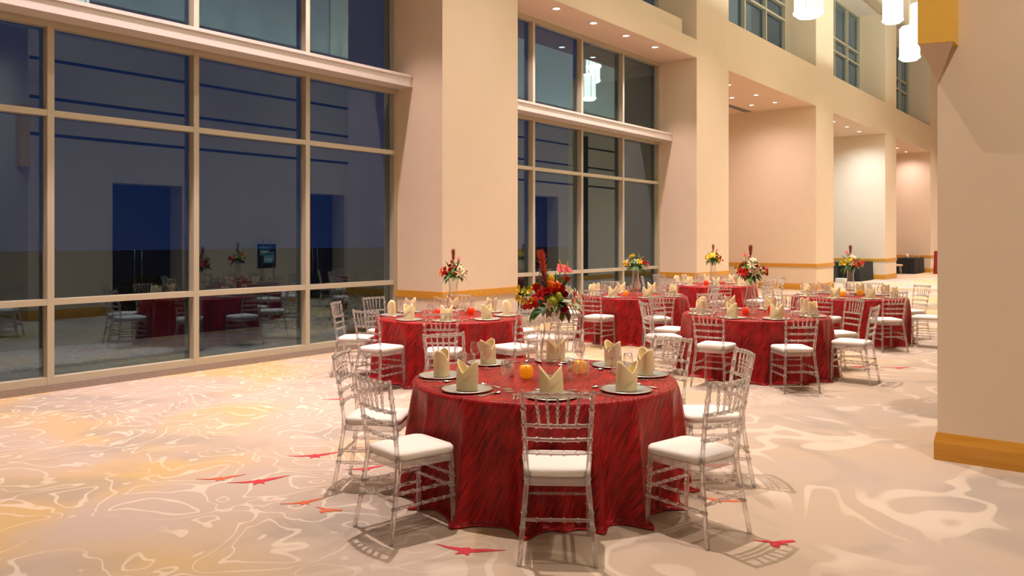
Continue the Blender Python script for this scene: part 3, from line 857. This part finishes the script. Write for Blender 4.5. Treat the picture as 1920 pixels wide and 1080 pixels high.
def spoon_mesh():
    g = Geo()
    g.add(*flat([(-0.005, -0.1), (0.005, -0.1), (0.006, -0.06), (0.003, 0.0), (0.004, 0.04), (-0.004, 0.04), (-0.003, 0.0), (-0.006, -0.06)], 0.003))
    v = []; f = []
    n = 12
    for r, z in ((1.0, 0.009), (0.7, 0.004), (0.3, 0.0015)):
        for i in range(n):
            a = 2 * PI * i / n
            v.append((0.017 * r * math.cos(a), 0.065 + 0.027 * r * math.sin(a), z))
    for j in range(2):
        for i in range(n):
            k = (i + 1) % n; f.append((j * n + i, j * n + k, (j + 1) * n + k, (j + 1) * n + i))
    f.append(tuple(2 * n + i for i in range(n)))
    m0 = len(v)
    v += [(x, y_, z - 0.002) for x, y_, z in v]; f += [tuple(i + m0 for i in q[::-1]) for q in f]
    g.add(v, f)
    return g.me('spoon', MT['silver'], True)
spoon_me = spoon_mesh()
cand_prof = [(0.0005, 0.0), (0.030, 0.0), (0.042, 0.012), (0.050, 0.040), (0.049, 0.068), (0.041, 0.088), (0.037, 0.090), (0.037, 0.080), (0.0005, 0.078)]
cand_o = Geo().lathe(cand_prof, 20, cap=False).me('cup', MT['cand_o'], True)
cand_r = Geo().lathe(cand_prof, 20, cap=False).me('cup', MT['cand_r'], True)
wax_me = Geo().lathe([(0.0005, 0.0805), (0.036, 0.0805), (0.036, 0.083), (0.0005, 0.083)], 16, cap=False).me('wax', MT['wax'], True)
wick_me = Geo().tube([(0, 0, 0.083), (0.001, 0, 0.090)], 0.0015, 5).me('wick', MT['dark'])
jar_me = Geo().lathe([(0.0005, 0.0), (0.018, 0.0), (0.019, 0.01), (0.019, 0.055), (0.014, 0.065)], 14, cap=False).me('jar', MT['glassware'], True)
grain_me = Geo().lathe([(0.0005, 0.003), (0.0165, 0.003), (0.0165, 0.045), (0.0005, 0.045)], 12, cap=False).me('filling', MT['shaker'], True)
cap_me = Geo().lathe([(0.015, 0.062), (0.0155, 0.078), (0.010, 0.088), (0.0005, 0.09)], 14, cap=False).me('cap', MT['silver'], True)
vase_me = Geo().lathe([(0.0005, 0.006), (0.062, 0.0), (0.064, 0.006), (0.045, 0.018), (0.026, 0.030), (0.024, 0.055), (0.034, 0.068), (0.064, 0.090), (0.082, 0.130), (0.082, 0.170), (0.070, 0.225), (0.057, 0.290), (0.052, 0.350), (0.058, 0.410), (0.074, 0.470), (0.086, 0.500),
                       (0.084, 0.500), (0.072, 0.470), (0.056, 0.410), (0.050, 0.350), (0.055, 0.290), (0.068, 0.225), (0.080, 0.170), (0.080, 0.130), (0.062, 0.092), (0.0005, 0.075)], 28, cap=False).me('vase', MT['vase'], True)
sand_me = Geo().lathe([(0.0005, 0.078), (0.060, 0.094), (0.070, 0.108), (0.0005, 0.110)], 20, cap=False).me('pebbles', MT['silver'], True)

# flowers -------------------------------------------------------------
def petal(L_, Wd, curl, tip=1.0, n=4, cup=0.25):
    """a petal along +y, rising with curl; three verts per row"""
    v = []; f = []
    for j in range(n + 1):
        t = j / n
        w = Wd * (math.sin(PI * min(t * 0.85 + 0.12, 1.0)) ** 0.8) * (1 if t < 1 or tip < 0.5 else 0.15)
        y_ = L_ * t * math.cos(curl * t); z = L_ * t * math.sin(curl * t)
        v += [(-w / 2, y_, z + cup * w), (0, y_, z), (w / 2, y_, z + cup * w)]
    for j in range(n):
        a = j * 3
        f += [(a, a + 1, a + 4, a + 3), (a + 1, a + 2, a + 5, a + 4)]
    return v, f
def xf(vf, M_):
    return [tuple(M_ @ Vector(p)) for p in vf[0]], vf[1]
def R3(z, x=0): return Matrix.Rotation(z, 4, 'Z') @ Matrix.Rotation(x, 4, 'X')
def rose_mesh(mat):
    g = Geo()
    for ring, (n, tilt, l) in enumerate(((7, 0.25, 0.034), (6, 0.75, 0.030), (5, 1.15, 0.026), (3, 1.4, 0.022))):
        for i in range(n):
            g.add(*xf(petal(l, 0.026, 0.5, 0.2, 3, 0.3), R3(2 * PI * (i + ring * 0.4) / n, tilt)))
    return g.me('blossom', mat, True)
def lily_mesh(mat):
    g = Geo()
    for i in range(6): g.add(*xf(petal(0.062, 0.022, -0.55, 1.0, 4, 0.3), R3(2 * PI * i / 6, 0.75)))
    for i in range(4): g.add(*Geo_t([(0, 0, 0), (0.012 * math.cos(i * 1.6), 0.012 * math.sin(i * 1.6), 0.034)], 0.0018))
    return g.me('blossom', mat, True)
def Geo_t(pts, r, n=5):
    g = Geo().tube(pts, r, n); return g.v, g.f
def orchid_mesh(mat):
    g = Geo()
    for i in range(5): g.add(*xf(petal(0.034, 0.030, 0.2, 0.2, 3, 0.15), R3(2 * PI * i / 5, 0.35)))
    g.lathe([(0.0005, 0.012), (0.008, 0.010), (0.004, 0.0)], 8, cap=False)
    return g.me('blossom', mat, True)
def mum_mesh(mat):
    g = Geo(); rnd = random.Random(3)
    for i in range(46):
        ph = math.acos(1 - 1.5 * (i + 0.5) / 46); th = i * 2.39996
        g.add(*xf(petal(0.011, 0.010, 0.9, 0.2, 2, 0.2), Matrix.Rotation(th, 4, 'Z') @ Matrix.Translation((0, 0.026 * math.sin(ph), 0.026 * math.cos(ph))) @ Matrix.Rotation(PI / 2 - ph, 4, 'X')))
    g.lathe([(0.0005, -0.024), (0.02, -0.014), (0.026, 0.0), (0.02, 0.016), (0.0005, 0.026)], 12, cap=False)
    return g.me('blossom', mat, True)
def bud_mesh(mat):
    g = Geo().lathe([(0.0005, -0.02), (0.012, -0.012), (0.016, 0.002), (0.011, 0.018), (0.0005, 0.026)], 10, cap=False)
    return g.me('bud', mat, True)
def anth_mesh(mat):
    v = [(0, 0, 0.004)]; n = 20
    for i in range(n):
        a = 2 * PI * i / n
        x = 0.044 * math.sin(a) ** 3; y_ = 0.0028 * (13 * math.cos(a) - 5 * math.cos(2 * a) - 2 * math.cos(3 * a) - math.cos(4 * a))
        v.append((x, -y_, 0.25 * abs(x) + 1.6 * y_ * y_))
    f = [(0, 1 + i, 1 + (i + 1) % n) for i in range(n)]
    g = Geo().add(v, f)
    g.add([(x, y_, z - 0.002) for x, y_, z in v], [q[::-1] for q in f])
    return g.me('spathe', mat, True)
spad_me = Geo().tube([(0, 0.005, 0.003), (0, 0.012, 0.020), (0, 0.028, 0.045), (0, 0.042, 0.056)], [0.004, 0.006, 0.005, 0.002], 8).me('spadix', MT['f_yellow'], True)
def protea_mesh(mat):
    g = Geo()
    for ring, (n, z0, tilt, l) in enumerate(((9, -0.06, 1.22, 0.07), (10, -0.03, 1.22, 0.08), (11, 0.0, 1.20, 0.085), (10, 0.012, 1.30, 0.09), (8, 0.02, 1.42, 0.095))):
        for i in range(n):
            g.add(*xf(petal(l, 0.014, -0.28, 1.0, 3, 0.25), Matrix.Translation((0, 0, z0)) @ R3(2 * PI * (i + 0.5 * ring) / n, tilt + 0.2) @ Matrix.Translation((0, 0.004, -0.008))))
    return g.me('bracts', mat, True)
def leaf_mesh(L_, Wd, curl, mat): 
    v, f = petal(L_, Wd, curl, 1.0, 6, 0.2)
    g = Geo().add(v, f); g.add([(x, y_, z - 0.0012) for x, y_, z in v], [q[::-1] for q in f])
    return g.me('leaf', mat, True)
BL = {}
def bl(kind, colr):
    key = (kind, colr)
    if key not in BL:
        m = MT['f_' + colr]
        BL[key] = dict(rose=rose_mesh, lily=lily_mesh, orchid=orchid_mesh, mum=mum_mesh, bud=bud_mesh, anth=anth_mesh, protea=protea_mesh,
                       leaf=lambda q: leaf_mesh(0.15, 0.055, -0.7, q), blade=lambda q: leaf_mesh(0.20, 0.022, -0.35, q), frond=lambda q: leaf_mesh(0.17, 0.034, -0.9, q))[kind](m)
    return BL[key]
PN = dict(rose='rose', lily='lily', orchid='orchid', mum='button_flower', bud='bud', anth='anthurium', protea='protea', leaf='leaf', blade='grass_blade', frond='fern_frond')
def aim(d, roll=0.0):
    d = Vector(d).normalized()
    return (d.to_track_quat('Z', 'Y').to_matrix() @ Matrix.Rotation(roll, 3, 'Z')).to_euler()
def aim_leaf(d, roll=0.0):
    d = Vector(d).normalized()
    return (d.to_track_quat('Y', 'Z').to_matrix() @ Matrix.Rotation(roll, 3, 'Y')).to_euler()
stem_cache = {}
def arrangement(cx, cy, z, label, items, seed, sc=1.0, leaves=(16, 8, 6), stems=True):
    """items: (kind, colour, right, toward-camera, up, scale) in metres about the vase mouth"""
    rnd = random.Random(seed)
    r = empty('flower_arrangement', (cx, cy, z), CAM_A)
    tag(r, label, 'flowers', 'flower centrepieces')
    base = Vector((0, 0, -0.03))
    for (kind, colr, u, w, h, s) in items:
        p = Vector((u * sc, -w * sc, h * sc))
        d = (p - Vector((0, 0.0, 0.02))).normalized()
        if kind == 'anth':
            d = (d * 0.5 + Vector((0, -1, 0.35))).normalized()
        o = put(PN[kind], bl(kind, colr), r, p, aim(d, rnd.uniform(0, 6.28)) if kind != 'anth' else aim(d, rnd.uniform(-0.6, 0.6)), (s, s, s))
        if kind == 'anth': put('spadix', spad_me, o)
        if stems and (h > 0.16 or kind == 'protea'):
            put('stem', Geo().tube([base, base.lerp(p, 0.5) + Vector((0, 0, 0.02)), p], 0.0035 if kind != 'protea' else 0.007, 6).me('stem', MT['f_stem' if kind != 'protea' else 'f_protea'], True), r)
    for i in range(leaves[0]):
        a = 2 * PI * (i + rnd.random() * 0.6) / leaves[0]
        d = Vector((math.cos(a), math.sin(a), rnd.uniform(-0.15, 0.45)))
        put('leaf', bl('leaf', rnd.choice(['leaf', 'leaf', 'leaf2'])), r, d * 0.03 + Vector((0, 0, 0.0)), aim_leaf(d, rnd.uniform(-0.4, 0.4)), [sc * rnd.uniform(0.75, 1.15)] * 3)
    for i in range(leaves[1]):
        a = rnd.uniform(0, 2 * PI); d = Vector((math.cos(a), math.sin(a), rnd.uniform(0.9, 2.6)))
        put('grass_blade', bl('blade', rnd.choice(['leaf', 'leaf2'])), r, d * 0.02, aim_leaf(d, rnd.uniform(0, 6)), [sc * rnd.uniform(0.8, 1.2)] * 3)
    for i in range(leaves[2]):
        a = rnd.uniform(-0.7, 0.9); d = Vector((math.cos(a), math.sin(a) , rnd.uniform(0.1, 0.7)))
        put('fern_frond', bl('frond', 'fern'), r, d * 0.05, aim_leaf(d, rnd.uniform(-0.5, 0.5)), [sc * rnd.uniform(0.8, 1.1)] * 3)
    # moss ball that closes the middle of the bouquet
    put('moss', Geo().lathe([(0.0005, -0.02), (0.06, -0.015), (0.085, 0.02), (0.07, 0.07), (0.03, 0.10), (0.0005, 0.105)], 14, cap=False).me('moss', MT['f_leaf'], True), r, scale=(sc, sc, sc))
    return r

# ------------------------------------------------------------------ the six tables
TABLES = [
    dict(c=(-3.38, 4.68), d='nearest red table', a=[-50.7, -97.5, -143.1, -8, 44, 79.5, 119, 163], cand='o', seed=1),
    dict(c=(-7.05, 7.67), d='red table beside the left window', a=[-88.5, -142.2, 177.8, -50.4, -9, 36, 82, 128], cand='r', seed=2),
    dict(c=(-7.07, 12.44), d='red table before the second window', a=[-88, -42, 3, 47, 92, 137, -178, -133], cand='o', seed=3),
    dict(c=(-4.05, 10.33), d='middle red table with white lilies', a=[-90, -48.5, 4, 50.7, 95, 138, 179.6, -136], cand='r', seed=4),
    dict(c=(-7.40, 16.42), d='rearmost red table by the pillar', a=[-58, -103, -13, 32, 77, 122, 167, -148], cand='r', seed=5),
    dict(c=(-4.03, 14.53), d='red table nearest the right wall', a=[-48, -91, -2, 52, 90, 133, 178, -135], cand='o', seed=6),
]
SEATS = ['front', 'front right', 'right', 'back right', 'back', 'back left', 'left', 'front left']
rightv = Vector((math.cos(CAM_A), math.sin(CAM_A))); fwdv = Vector((-math.sin(CAM_A), math.cos(CAM_A)))
for T in TABLES:
    cx, cy = T['c']; seed = T['seed']
    cl = put('tablecloth', cloth_mesh(seed, T['a']), None, (cx, cy, 0))
    tag(cl, 'crushed red satin cloth draped to the floor, %s' % T['d'], 'tablecloth', 'red tablecloths')
    tz = 0.766
    # order the seats clockwise from the one nearest the camera
    vd = Vector((cx, cy)).normalized(); vr = Vector((vd.y, -vd.x))
    def bearing(a):
        d = Vector((math.cos(math.radians(a)), math.sin(math.radians(a))))
        return math.atan2(d.dot(vr), -d.dot(vd))
    order = sorted(T['a'], key=bearing)
    i0 = min(range(8), key=lambda i: abs(bearing(order[i])))
    rnd = random.Random(seed * 31)
    for j in range(8):
        a = order[(i0 + j) % 8]; seat = SEATS[j]; th = math.radians(a)
        d = Vector((math.cos(th), math.sin(th)))
        rz = th + PI / 2      # local +y points to the table centre
        cr = 1.205 + rnd.uniform(-0.015, 0.03)
        jr = math.radians(rnd.uniform(-5, 5))
        ch = empty('acrylic_chair', (cx + d.x * cr, cy + d.y * cr, 0), rz + jr)
        tag(ch, 'clear acrylic chair with white cushion, %s side of %s' % (seat, T['d']), 'chair', 'acrylic chairs round the tables')
        for nm, me_ in CHAIR: put(nm, me_, ch, scale=(1, 1, 1.018))
        where = '%s seat of %s' % (seat, T['d'])
        def at(x, y_):
            # setting frame: origin at plate, +y to the table centre, +x to the diner's right
            o_ = Vector((cx, cy)) + d * 0.735
            ey = -d; ex = Vector((ey.y, -ey.x))
            q = o_ + ex * x + ey * y_
            return (q.x, q.y, tz)
        pl = empty('charger_plate', at(0, 0), rz); tag(pl, 'pewter charger plate with silver rim, %s' % where, 'plate', 'charger plates')
        put('well', plate_me, pl); put('rim', prim_me, pl)
        q = at(0, 0)
        tag(put('napkin', NAPK[(j + seed) % 4], None, (q[0], q[1], tz + 0.004), (0, 0, rz + rnd.uniform(-0.35, 0.35))), 'cream two-point folded napkin, %s' % where, 'napkin', 'folded napkins')
        for nm, me_, x, y_, r_, lb, ct in (('fork', fork_me, -0.235, 0.0, 0, 'outer silver fork', 'fork'), ('fork', fork_me, -0.205, 0.01, 0, 'inner silver fork', 'fork'),
                                       ('knife', knife_me, 0.195, 0.0, 0, 'silver table knife', 'knife'), ('spoon', spoon_me, 0.225, 0.0, 0, 'silver soup spoon', 'spoon'), ('spoon', spoon_me, 0.0, 0.21, PI / 2, 'crosswise dessert spoon', 'spoon')):
            tag(put(nm, me_, None, at(x + rnd.uniform(-.006, .006), y_), (0, 0, rz + r_ + rnd.uniform(-.1, .1))), '%s, %s' % (lb, where), ct, nm + 's on the tables')
        tag(put('water_goblet', gob_me, None, at(0.15 + rnd.uniform(-.01, .01), 0.21)), 'wide empty water goblet, %s' % where, 'glass', 'water goblets')
        tag(put('wine_glass', win_me, None, at(0.225 + rnd.uniform(-.01, .01), 0.165)), 'tall slim empty wine glass, %s' % where, 'glass', 'wine glasses')
    # centre
    def ctr(u, w): # right, toward camera
        q = Vector((cx, cy)) + rightv * u - fwdv * w
        return (q.x, q.y, tz)
    vz = empty('glass_vase', ctr(0.05 if seed != 4 else -0.04, -0.05)); tag(vz, 'tall clear footed glass vase at the centre of %s' % T['d'], 'vase', 'glass vases')
    put('vase_body', vase_me, vz); put('pebbles', sand_me, vz)
    for u, w, nm in ((-0.13, 0.05, 'left'), (0.27, -0.16, 'right')):
        c_ = empty('candle', ctr(u, w)); tag(c_, '%s glowing votive candle, %s of the vase on %s' % ('orange' if T['cand'] == 'o' else 'red', nm, T['d']), 'candle', 'votive candles')
        put('cup', cand_o if T['cand'] == 'o' else cand_r, c_); put('wax', wax_me, c_); put('wick', wick_me, c_)
    for u, w, nm in ((-0.235, -0.01, 'left'), (0.20, -0.22, 'right')):
        s_ = empty('shaker', ctr(u, w)); tag(s_, 'small glass shaker with silver cap, %s side on %s' % (nm, T['d']), 'shaker', 'shakers')
        put('jar', jar_me, s_); put('filling', grain_me, s_); put('cap', cap_me, s_)

VZ = 0.766 + 0.50
def vpos(i):
    q = Vector(TABLES[i]['c']) + rightv * (0.05 if i != 3 else -0.04) + fwdv * 0.05
    return q.x, q.y
# nearest table: built flower by flower
items = [('protea', 'protea2', -0.050, 0.0, 0.255, 1.0), ('protea', 'protea', -0.035, -0.01, 0.17, 0.85),
         ('anth', 'pink', 0.060, 0.03, 0.235, 1.0), ('anth', 'pink', 0.095, 0.03, 0.225, 0.9), ('anth', 'red', -0.115, 0.10, 0.025, 1.1), ('anth', 'red', -0.145, 0.09, 0.01, 0.9),
         ('bud', 'yellow', 0.0, 0.04, 0.165, 1.6), ('bud', 'orange', -0.01, 0.07, 0.13, 1.7), ('lily', 'orange', 0.035, 0.07, 0.125, 1.0),
         ('rose', 'red', -0.085, 0.09, 0.11, 1.35), ('rose', 'red', -0.03, 0.12, 0.085, 1.5), ('lily', 'red', -0.07, 0.12, 0.075, 1.2), ('rose', 'orange', 0.02, 0.10, 0.115, 1.25),
         ('rose', 'red', 0.085, 0.06, 0.155, 1.35), ('rose', 'red', 0.05, 0.10, 0.10, 1.35), ('rose', 'crimson', 0.065, 0.11, 0.075, 1.3), ('rose', 'red', 0.015, 0.13, 0.09, 1.2),
         ('mum', 'lime', 0.005, 0.15, 0.045, 1.15), ('mum', 'lime', 0.035, 0.14, 0.075, 0.95), ('rose', 'magenta', 0.065, 0.15, -0.005, 1.1),
         ('lily', 'cream', 0.14, 0.07, 0.075, 0.9), ('lily', 'cream', 0.12, 0.11, 0.035, 0.9), ('lily', 'cream', 0.165, 0.05, 0.03, 0.9), ('orchid', 'pink', 0.135, 0.09, 0.075, 0.9), ('orchid', 'pink', 0.125, 0.11, 0.05, 0.8), ('lily', 'cream', 0.10, 0.10, 0.10, 0.8),
         ('lily', 'cream', -0.02, 0.15, 0.02, 0.8), ('bud', 'cream', 0.10, 0.13, 0.02, 0.9), ('bud', 'orange', -0.10, 0.11, 0.05, 1.2)]
rr_ = random.Random(5)
for i in range(12):
    items.append(('orchid', 'yellow' if i % 4 else 'lime', -0.10 - rr_.random() * 0.10, 0.02 + rr_.random() * 0.10, 0.03 + rr_.random() * 0.09, 1.0))
x, y = vpos(0)
fa = arrangement(x, y, VZ, 'large tropical bouquet with tall red protea and pink anthuriums, nearest table', items, 11, 1.17, (18, 7, 9))
put('looped_grass', Geo().tube([Vector((-0.10 - 0.07 * math.sin(t) * 1.1 - 0.02 * t, -0.03, 0.12 + 0.05 * math.cos(t * 1.3 + 0.4))) for t in [i * 0.3 for i in range(12)]], 0.005, 6).me('looped_grass', MT['f_leaf2'], True), fa)
put('looped_grass', Geo().tube([Vector((-0.09 - 0.09 * math.sin(t) * 1.0 - 0.012 * t, -0.05, 0.125 + 0.05 * math.cos(t * 1.2 + 0.3))) for t in [i * 0.3 for i in range(12)]], 0.004, 6).me('looped_grass', MT['f_leaf2'], True), fa)

def bouquet(i, label, left, right, mid, top, seed, sc, dome=False):
    rnd = random.Random(seed); it = []
    if top: it.append(('protea', top, 0.0, 0.0, 0.27, 0.9))
    if not dome:
        it += [('anth', 'pink', 0.07 * (1 if seed % 2 else -1), 0.02, 0.24, 0.8), ('bud', 'protea', -0.02, 0.02, 0.2, 1.2)]
    for n, cols, u0, u1 in ((13, left, -0.17, -0.03), (13, right, 0.02, 0.17), (10, mid, -0.07, 0.09)):
        for _ in range(n):
            u = rnd.uniform(u0, u1); h = rnd.uniform(-0.0, 0.16) * (1 - abs(u) / 0.24); w = rnd.uniform(-0.1, 0.13)
            k, c_ = rnd.choice(cols)
            it.append((k, c_, u, w, h + 0.02, rnd.uniform(0.9, 1.35)))
    x, y = vpos(i)
    return arrangement(x, y, VZ, label, it, seed, sc, (15, 5, 3), stems=True)
bouquet(1, 'red and lime bouquet with brown protea tip, on the table beside the left window', [('rose', 'crimson'), ('rose', 'red'), ('anth', 'red'), ('lily', 'orange')], [('mum', 'lime'), ('lily', 'cream'), ('bud', 'crimson'), ('orchid', 'lime')], [('rose', 'red'), ('rose', 'orange'), ('orchid', 'yellow')], 'protea', 21, 0.95)
bouquet(2, 'round domed bouquet of yellow, orange and cream flowers before the second window', [('orchid', 'yellow'), ('lily', 'cream'), ('orchid', 'yellow')], [('rose', 'orange'), ('rose', 'red'), ('lily', 'cream'), ('rose', 'crimson')], [('lily', 'yellow'), ('rose', 'orange'), ('lily', 'cream')], None, 23, 1.25, True)
bouquet(3, 'loose bouquet with red lily and white lilies on the middle table', [('lily', 'red'), ('orchid', 'yellow'), ('leaf', 'leaf2')], [('rose', 'red'), ('mum', 'lime'), ('lily', 'cream'), ('rose', 'crimson')], [('lily', 'cream'), ('lily', 'cream'), ('bud', 'crimson')], 'protea', 24, 1.15)
bouquet(4, 'small yellow and dark red bouquet on the rearmost table', [('lily', 'yellow'), ('orchid', 'yellow'), ('orchid', 'lime')], [('rose', 'crimson'), ('rose', 'crimson'), ('rose', 'red')], [('lily', 'yellow'), ('lily', 'yellow')], 'protea', 25, 1.0)
bouquet(5, 'yellow and pink bouquet with bright pink anthurium on the table nearest the right wall', [('orchid', 'yellow'), ('orchid', 'lime'), ('mum', 'lime')], [('lily', 'cream'), ('rose', 'red'), ('lily', 'cream'), ('anth', 'red')], [('orchid', 'yellow'), ('rose', 'crimson'), ('lily', 'cream')], 'protea', 26, 1.05)

# ------------------------------------------------------------------ far furniture
def draped(name, x0, x1, y0, y1, h, mat, label, cat, group=None, fl_=0.05):
    v = []; f = []
    per = []
    def seg(a, b_, n):
        for i in range(n):
            t = i / n; per.append((a[0] + (b_[0] - a[0]) * t, a[1] + (b_[1] - a[1]) * t))
    nx = max(int((x1 - x0) / 0.05), 6); ny = max(int((y1 - y0) / 0.05), 6)
    seg((x0, y0), (x1, y0), nx); seg((x1, y0), (x1, y1), ny); seg((x1, y1), (x0, y1), nx); seg((x0, y1), (x0, y0), ny)
    n = len(per); mx, my = (x0 + x1) / 2, (y0 + y1) / 2
    for z, fr in ((h, 0), (h - 0.02, 0.06), (h * 0.6, 0.4), (h * 0.25, 0.8), (0.005, 1.0)):
        for i, (px, py) in enumerate(per):
            wob = 0.018 * math.sin(i * 1.1) * fr
            dx, dy = px - mx, py - my
            L_ = math.hypot(dx, dy)
            k = (fl_ * fr + wob) / L_
            v.append((px + dx * k - mx, py + dy * k - my, z))
    for j in range(4):
        for i in range(n):
            k = (i + 1) % n; f.append((j * n + i, (j + 1) * n + i, (j + 1) * n + k, j * n + k))
    f.append(tuple(range(n)))
    o = put(name, mesh(name, v, f, mat, False), None, (mx, my, 0)); tag(o, label, cat, group)
    return o
draped('draped_table', -10.3, -9.25, 34.9, 36.95, 0.79, MT['black'], 'table under a black cloth in the bright fourth bay alcove, right one', 'table', 'black draped tables')
draped('draped_table', -11.2, -10.0, 32.6, 34.4, 0.79, MT['black'], 'table under a black cloth in the bright fourth bay alcove, left one', 'table', 'black draped tables')
draped('draped_table', -9.95, -9.1, 44.1, 46.35, 0.79, MT['black'], 'small black draped table in the fifth bay with glassware on top', 'table', 'black draped tables')
draped('draped_stand', -8.35, -8.0, 44.9, 45.3, 1.15, MT['red_drape'], 'tall dark red draped stand at the far end beside the right wall', 'stand')
for i, (x, y_, lb) in enumerate([(-9.5, 44.5, 'left'), (-9.4, 45.3, 'middle'), (-9.3, 45.9, 'right')]):
    tag(put('water_jug', Geo().lathe([(0.0005, 0), (0.06, 0), (0.075, 0.06), (0.055, 0.15), (0.06, 0.2), (0.055, 0.2), (0.05, 0.15), (0.0005, 0.01)], 14, cap=False).me('water_jug', MT['cushion'] if i == 0 else MT['glassware'], True), None, (x, y_, 0.79)), 'small pale jug on the far black draped table, %s one' % lb, 'jug', 'jugs on the far table')
st = empty('stool', (-9.72, 43.45, 0)); tag(st, 'low beige padded stool before the far black draped table', 'stool')
put('seat', Geo().lathe([(0.2, 0.40), (0.24, 0.42), (0.24, 0.47), (0.20, 0.49), (0.0005, 0.50)], 20).me('seat', MT['beige'], True), st)
for i in range(4):
    a = PI / 4 + i * PI / 2
    put('leg', Geo().tube([(0.23 * math.cos(a), 0.23 * math.sin(a), 0), (0.17 * math.cos(a), 0.17 * math.sin(a), 0.41)], 0.014, 8).me('leg', MT['beige'], True), st)
# low bright things under the left black table edge
tag(boxo('crate', (-9.75, -9.4, 33.3, 33.7, 0, 0.18), MT['sheet_w']), 'small white crate on the floor before the left black table', 'crate')

# easel sign mirrored in the big window
es = empty('easel_sign', (-1.75, 12.75, 0), 0); tag(es, 'easel with two blue printed sheets by the inner wall, mirrored in the window', 'sign')
put('board', Geo().box(0.0, 0.02, -0.28, 0.28, 0.98, 1.62).me('board', MT['dark']), es)
for (a, b_, c, d_) in ((-0.22, 0.06, 1.32, 1.54), (-0.10, 0.22, 1.12, 1.40)):
    sh = put('sheet', Geo().box(-0.012 if c < 1.2 else -0.006, 0.0, a, b_, c, d_).me('sheet', MT['sheet']), es)
    put('print_band', Geo().box(-0.016, -0.004, a + 0.02, b_ - 0.02, d_ - 0.07, d_ - 0.03).me('print_band', MT['sheet_d']), sh)
    put('print_band', Geo().box(-0.016, -0.004, a + 0.03, b_ - 0.05, c + 0.06, c + 0.12).me('print_band', MT['sheet_w']), sh)
for s in (-1, 1):
    put('leg', Geo().tube([(-0.05, s * 0.28, 0), (0.01, s * 0.10, 1.75)], 0.012, 6).me('leg', MT['rib']), es)
put('leg', Geo().tube([(0.35, 0, 0), (0.03, 0, 1.6)], 0.012, 6).me('leg', MT['rib']), es)
